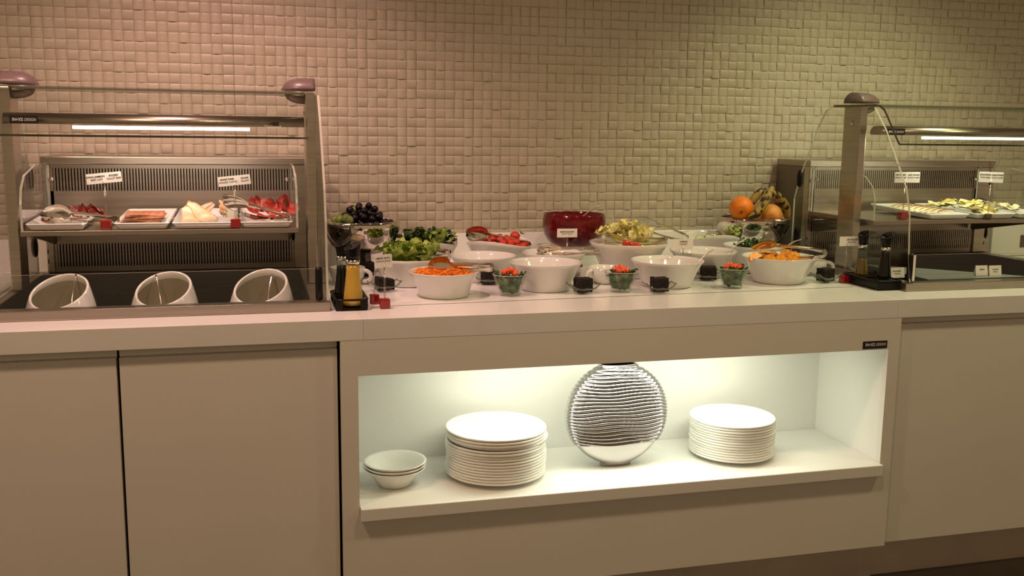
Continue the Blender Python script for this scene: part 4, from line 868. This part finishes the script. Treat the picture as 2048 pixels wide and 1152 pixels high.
# cards inside the right well, behind the low pane
for (px0, px1, py0, py1, Y, lb_, lines) in ((1952, 1977.5, 531, 552, .20, 'left small white card standing inside the right well', [('KREMA', 0, .004, .006, 1)]), (1979, 2005, 531, 552, .202, 'right small white card standing inside the right well', [('KAYMAK', 0, .004, .006, 1), ('CREAM', 0, -.004, .0055, 0)]), (1778, 1811, 535, 556, .24, 'white card half hidden behind the dark vinegar bottle', [('BALZAMİK', 0, .005, .0062, 1), ('VINEGAR', .002, -.004, .0058, 0)])):
    a = at_y(px0, py1, Y); b = at_y(px1, py0, Y); t_ = empty('place_card', ((a.x + b.x) / 2, Y, (a.z)), lb_, 'card')
    w_, h_ = b.x - a.x, b.z - a.z
    c_ = MB().add([(-w_ / 2, 0, 0), (w_ / 2, 0, 0), (w_ / 2, .006, h_), (-w_ / 2, .006, h_), (-w_ / 2, .014, 0), (w_ / 2, .014, 0)], [(0, 1, 2, 3), (3, 2, 5, 4)]).build('card', M['card'], t_, fix=False)
    for (s, dx, dz, sz, bo) in lines: text('lettering', s, sz, T(dx, .002, h_ / 2 + dz) @ FRONT, M['ink'], t_, .0001, bold=.00015 if bo else 0)

# ------------------------------------------------------------ bottles
def bottle(x, y, z, label, liquid, fill, s=1.0, lean=0):
    t = empty('dressing_bottle', (x, y, z), label, 'bottle'); hb = .116 * s
    pr = [(0, .001), (.026 * s, .001), (.0285 * s, .004), (.0275 * s, .02 * s), (.022 * s, .06 * s), (.0185 * s, .095 * s), (.0180 * s, hb)]
    MB().lathe(pr + [(.016 * s, hb), (.0165 * s, .095 * s), (.020 * s, .06 * s), (.0255 * s, .02 * s), (.0245 * s, .005), (0, .004)], 40).build('glass', M['glass'], t)
    def rad(zz):
        for (r0, z0), (r1, z1) in zip(pr[2:], pr[3:]):
            if zz <= z1: return r0 + (r1 - r0) * (zz - z0) / (z1 - z0)
        return .018 * s
    lp = [(0, .005)] + [(rad(max(.004, fill * hb * k / 8)) - .0013, max(.005, fill * hb * k / 8)) for k in range(9)] + [(0, fill * hb)]
    MB().lathe(lp, 36).build('liquid', M[liquid], t)
    MB().lathe([(0, hb - .001), (.0188 * s, hb - .001), (.0188 * s, hb + .010), (0, hb + .010)], 36).build('collar', M['mirror'], t)
    c = MB(); prof = [(0, hb + .0105), (.0175 * s, hb + .0105), (.0185 * s, hb + .022), (.0215 * s, hb + .040), (.0225 * s, hb + .047), (.017 * s, hb + .044), (0, hb + .041)]
    c.lathe(prof, 36, zf=lambda r, zz, a: zz + (.006 * math.cos(a - .3) * (zz - hb - .02) / .02 if zz > hb + .03 else 0)); c.build('stopper', M['black'], t)
    return t
def caddy(x0, x1, y0, y1, label):
    t = empty('bottle_caddy', ((x0 + x1) / 2, (y0 + y1) / 2, CT), label, 'caddy'); w = (x1 - x0) / 2; l = (y1 - y0) / 2
    MB().bbox(-w, w, -l, l, .0008, .005, .002).build('base', M['black'], t)
    def ringpts(z, ww, ll, rc=.018):
        P = []
        for sx, sy in ((1, -1), (1, 1), (-1, 1), (-1, -1)):
            for k in range(6):
                a = math.atan2(sy, sx) + (k - 2.5) * PI / 2 / 5; P.append((sx * (ww - rc) + rc * math.cos(a), sy * (ll - rc) + rc * math.sin(a), z))
        P.append(P[0]); return P
    MB().tube(ringpts(.029, w, l), .0045, 8, caps=False, ry=.003).build('rim', M['black'], t)
    for sx, sy in ((1, -1), (1, 1), (-1, 1), (-1, -1)):
        MB().bbox(sx * w * .78 - .010, sx * w * .78 + .010, sy * l * .93 - .006, sy * l * .93 + .006, .003, .029, .003).build('corner', M['black'], t)
    MB().box(-w * .98, w * .98, -.006, .006, .004, .030).build('divider', M['black'], t)
    return t
caddy(.206, .290, .118, .285, 'black plastic caddy holding the lemon juice bottle beside the left display')
bottle(.2555, .160, CT + .0055, 'tall bottle of cloudy yellow lemon juice with a black stopper', 'lemon', .97, 1.0)
bottle(.238, .243, CT + .0055, 'dark bottle standing behind the lemon juice bottle', 'vinegar', .85, 1.0)
rc = caddy(1.868, 1.955, .155, .35, 'black plastic caddy holding oil and vinegar beside the right display')
rc2 = MB().bbox(-.0435, .0435, -.0975, .0975, .004, .026, .003).build('body', M['black'], rc)
bottle(1.905, .300, CT + .0265, 'bottle of golden olive oil half full with a black stopper', 'oil', .62, .78)
bottle(1.9275, .212, CT + .0265, 'bottle of dark vinegar with a black stopper in front of the olive oil', 'vinegar', .93, .80)
for n_ in ('bottle_caddy.001',): bpy.data.objects[n_]['label'] = 'black plastic caddy holding oil and vinegar beside the right display'

# ------------------------------------------------------------ niche contents
NZ = .4015
ORD = ['first', 'second', 'third', 'fourth', 'fifth', 'sixth', 'seventh', 'eighth', 'ninth', 'tenth', 'eleventh', 'twelfth', 'thirteenth', 'fourteenth', 'fifteenth', 'sixteenth']
def plate_mb(R):
    pr = [(0, .003), (R * .56, .003), (R * .57, 0), (R * .62, 0), (R * .64, .004), (R * .78, .0095), (R * .975, .0128), (R - .0006, .0140), (R, .0155), (R, .0190), (R - .0014, .0205), (R * .96, .0195), (R * .76, .0125), (R * .62, .0075), (0, .0065)]
    return MB().lathe(pr, 96)
def stack(cx, cy, R, n, pitch, label, grp, sx=1, sy=1, rz_=0, off=None):
    p0 = plate_mb(R).build('dinner_plate', M['platew'], None, (cx, cy, NZ)); tag(p0, '', 'plate', grp)
    for k in range(n):
        o = p0 if k == 0 else p0.copy()
        if k: COL.objects.link(o)
        dx, dy = (R_.uniform(-.0015, .0015), R_.uniform(-.0015, .0015)); 
        if off and k == off[0]: dx, dy = off[1], off[2]
        o.location = (cx + dx, cy + dy, NZ + k * pitch); o.scale = (sx, sy, 1); o.rotation_euler = (0, 0, rz_)
        o['label'] = label[0] if k == n - 1 else (label[1] if k == 0 else 'white dinner plate, ' + ORD[n - 1 - k] + ' from the top of the ' + label[2] + ' stack'); o['category'] = 'plate'
        o['group'] = grp
stack(.657, .170, .144, 16, .0082, ('topmost white dinner plate of the left stack in the niche', 'bottom white dinner plate of the left stack in the niche', 'left'), 'plates within the left stack', off=(12, .006, .004))
stack(1.405, .178, .129, 14, .0079, ('topmost white dinner plate of the right stack in the niche', 'bottom white dinner plate of the right stack in the niche', 'right'), 'plates within the right stack')
def sb_mb():
    R = .087; pr = [(0, .002), (.036, .002), (.037, 0), (.043, 0), (.046, .004), (.062, .026), (.080, .045), (R, .051), (R - .001, .0528), (.078, .049), (.058, .028), (.042, .0095), (0, .007)]
    return MB().lathe(pr, 72)
b0 = sb_mb().build('soup_bowl', M['platew'], None, (.362, .148, NZ))
for k, lb_ in enumerate(('bottom white soup bowl of the three stacked in the niche', 'middle white soup bowl of the three stacked in the niche', 'top white soup bowl of the three stacked in the niche')):
    o = b0 if k == 0 else b0.copy()
    if k: COL.objects.link(o)
    o.location = (.362 + .001 * k, .148, NZ + .0088 * k); tag(o, lb_, 'bowl', 'stacked soup bowls')
# ridged silver vase
m = MB(); rows = 300; seg = 88; RV = .153; zc = .157; ztop = .306; vs_ = []
def rid(z, x):
    if z < .072 or z > ztop - .002: return 0
    p = (z - .072 + .0035 * math.sin(x * 16 + 1.2) * math.sin(z * 26) + .0022 * math.sin(x * 37 + z * 40)) / .0104
    return abs(math.sin(PI * p)) ** .75
for i in range(rows + 1):
    z = ztop * i / rows; dz = (z - zc) / RV; w = RV * math.sqrt(max(.02, 1 - dz * dz))
    w = max(w, .048 if z < zc else .056)
    dpt = .020 + .030 * max(0, 1 - dz * dz) ** .5
    for j in range(seg):
        a = 2 * PI * j / seg; ca = math.cos(a); sa = math.sin(a)
        x = w * math.copysign(abs(ca) ** .9, ca); y = dpt * math.copysign(abs(sa) ** .8, sa)
        r = rid(z, x) * .0062; vs_.append((x + r * ca * .9, y + r * math.copysign(abs(sa) ** .8, sa), z))
F_ = [(i * seg + j, i * seg + (j + 1) % seg, (i + 1) * seg + (j + 1) % seg, (i + 1) * seg + j) for i in range(rows) for j in range(seg)]
F_.append(tuple(range(seg))[::-1]); m.add(vs_, F_, 0, True); m.sm[-1] = False
b_ = [(vs_[rows * seg + j][0] * .9, vs_[rows * seg + j][1] * .8, ztop) for j in range(seg)]; c_ = [(x * .95, y, .25) for x, y, z in b_]
m.add([vs_[rows * seg + j] for j in range(seg)] + b_ + c_, [(k * seg + j, k * seg + (j + 1) % seg, (k + 1) * seg + (j + 1) % seg, (k + 1) * seg + j) for k in range(2) for j in range(seg)] + [tuple(2 * seg + j for j in range(seg))], 0, False)
tag(m.build('ridged_vase', M['chrome'], None, (1.022, .168, NZ)), 'round flat silver vase with wavy horizontal ridges between the plate stacks', 'vase')

# ------------------------------------------------------------ lettering becomes mesh
bpy.context.view_layer.update(); dg = bpy.context.evaluated_depsgraph_get()
for o in [o for o in COL.objects if o.type == 'FONT']:
    me = bpy.data.meshes.new_from_object(o.evaluated_get(dg)); n = bpy.data.objects.new('text', me); COL.objects.link(n)
    n.parent = o.parent; n.matrix_local = o.matrix_local.copy(); bpy.data.objects.remove(o); n.name = 'lettering'
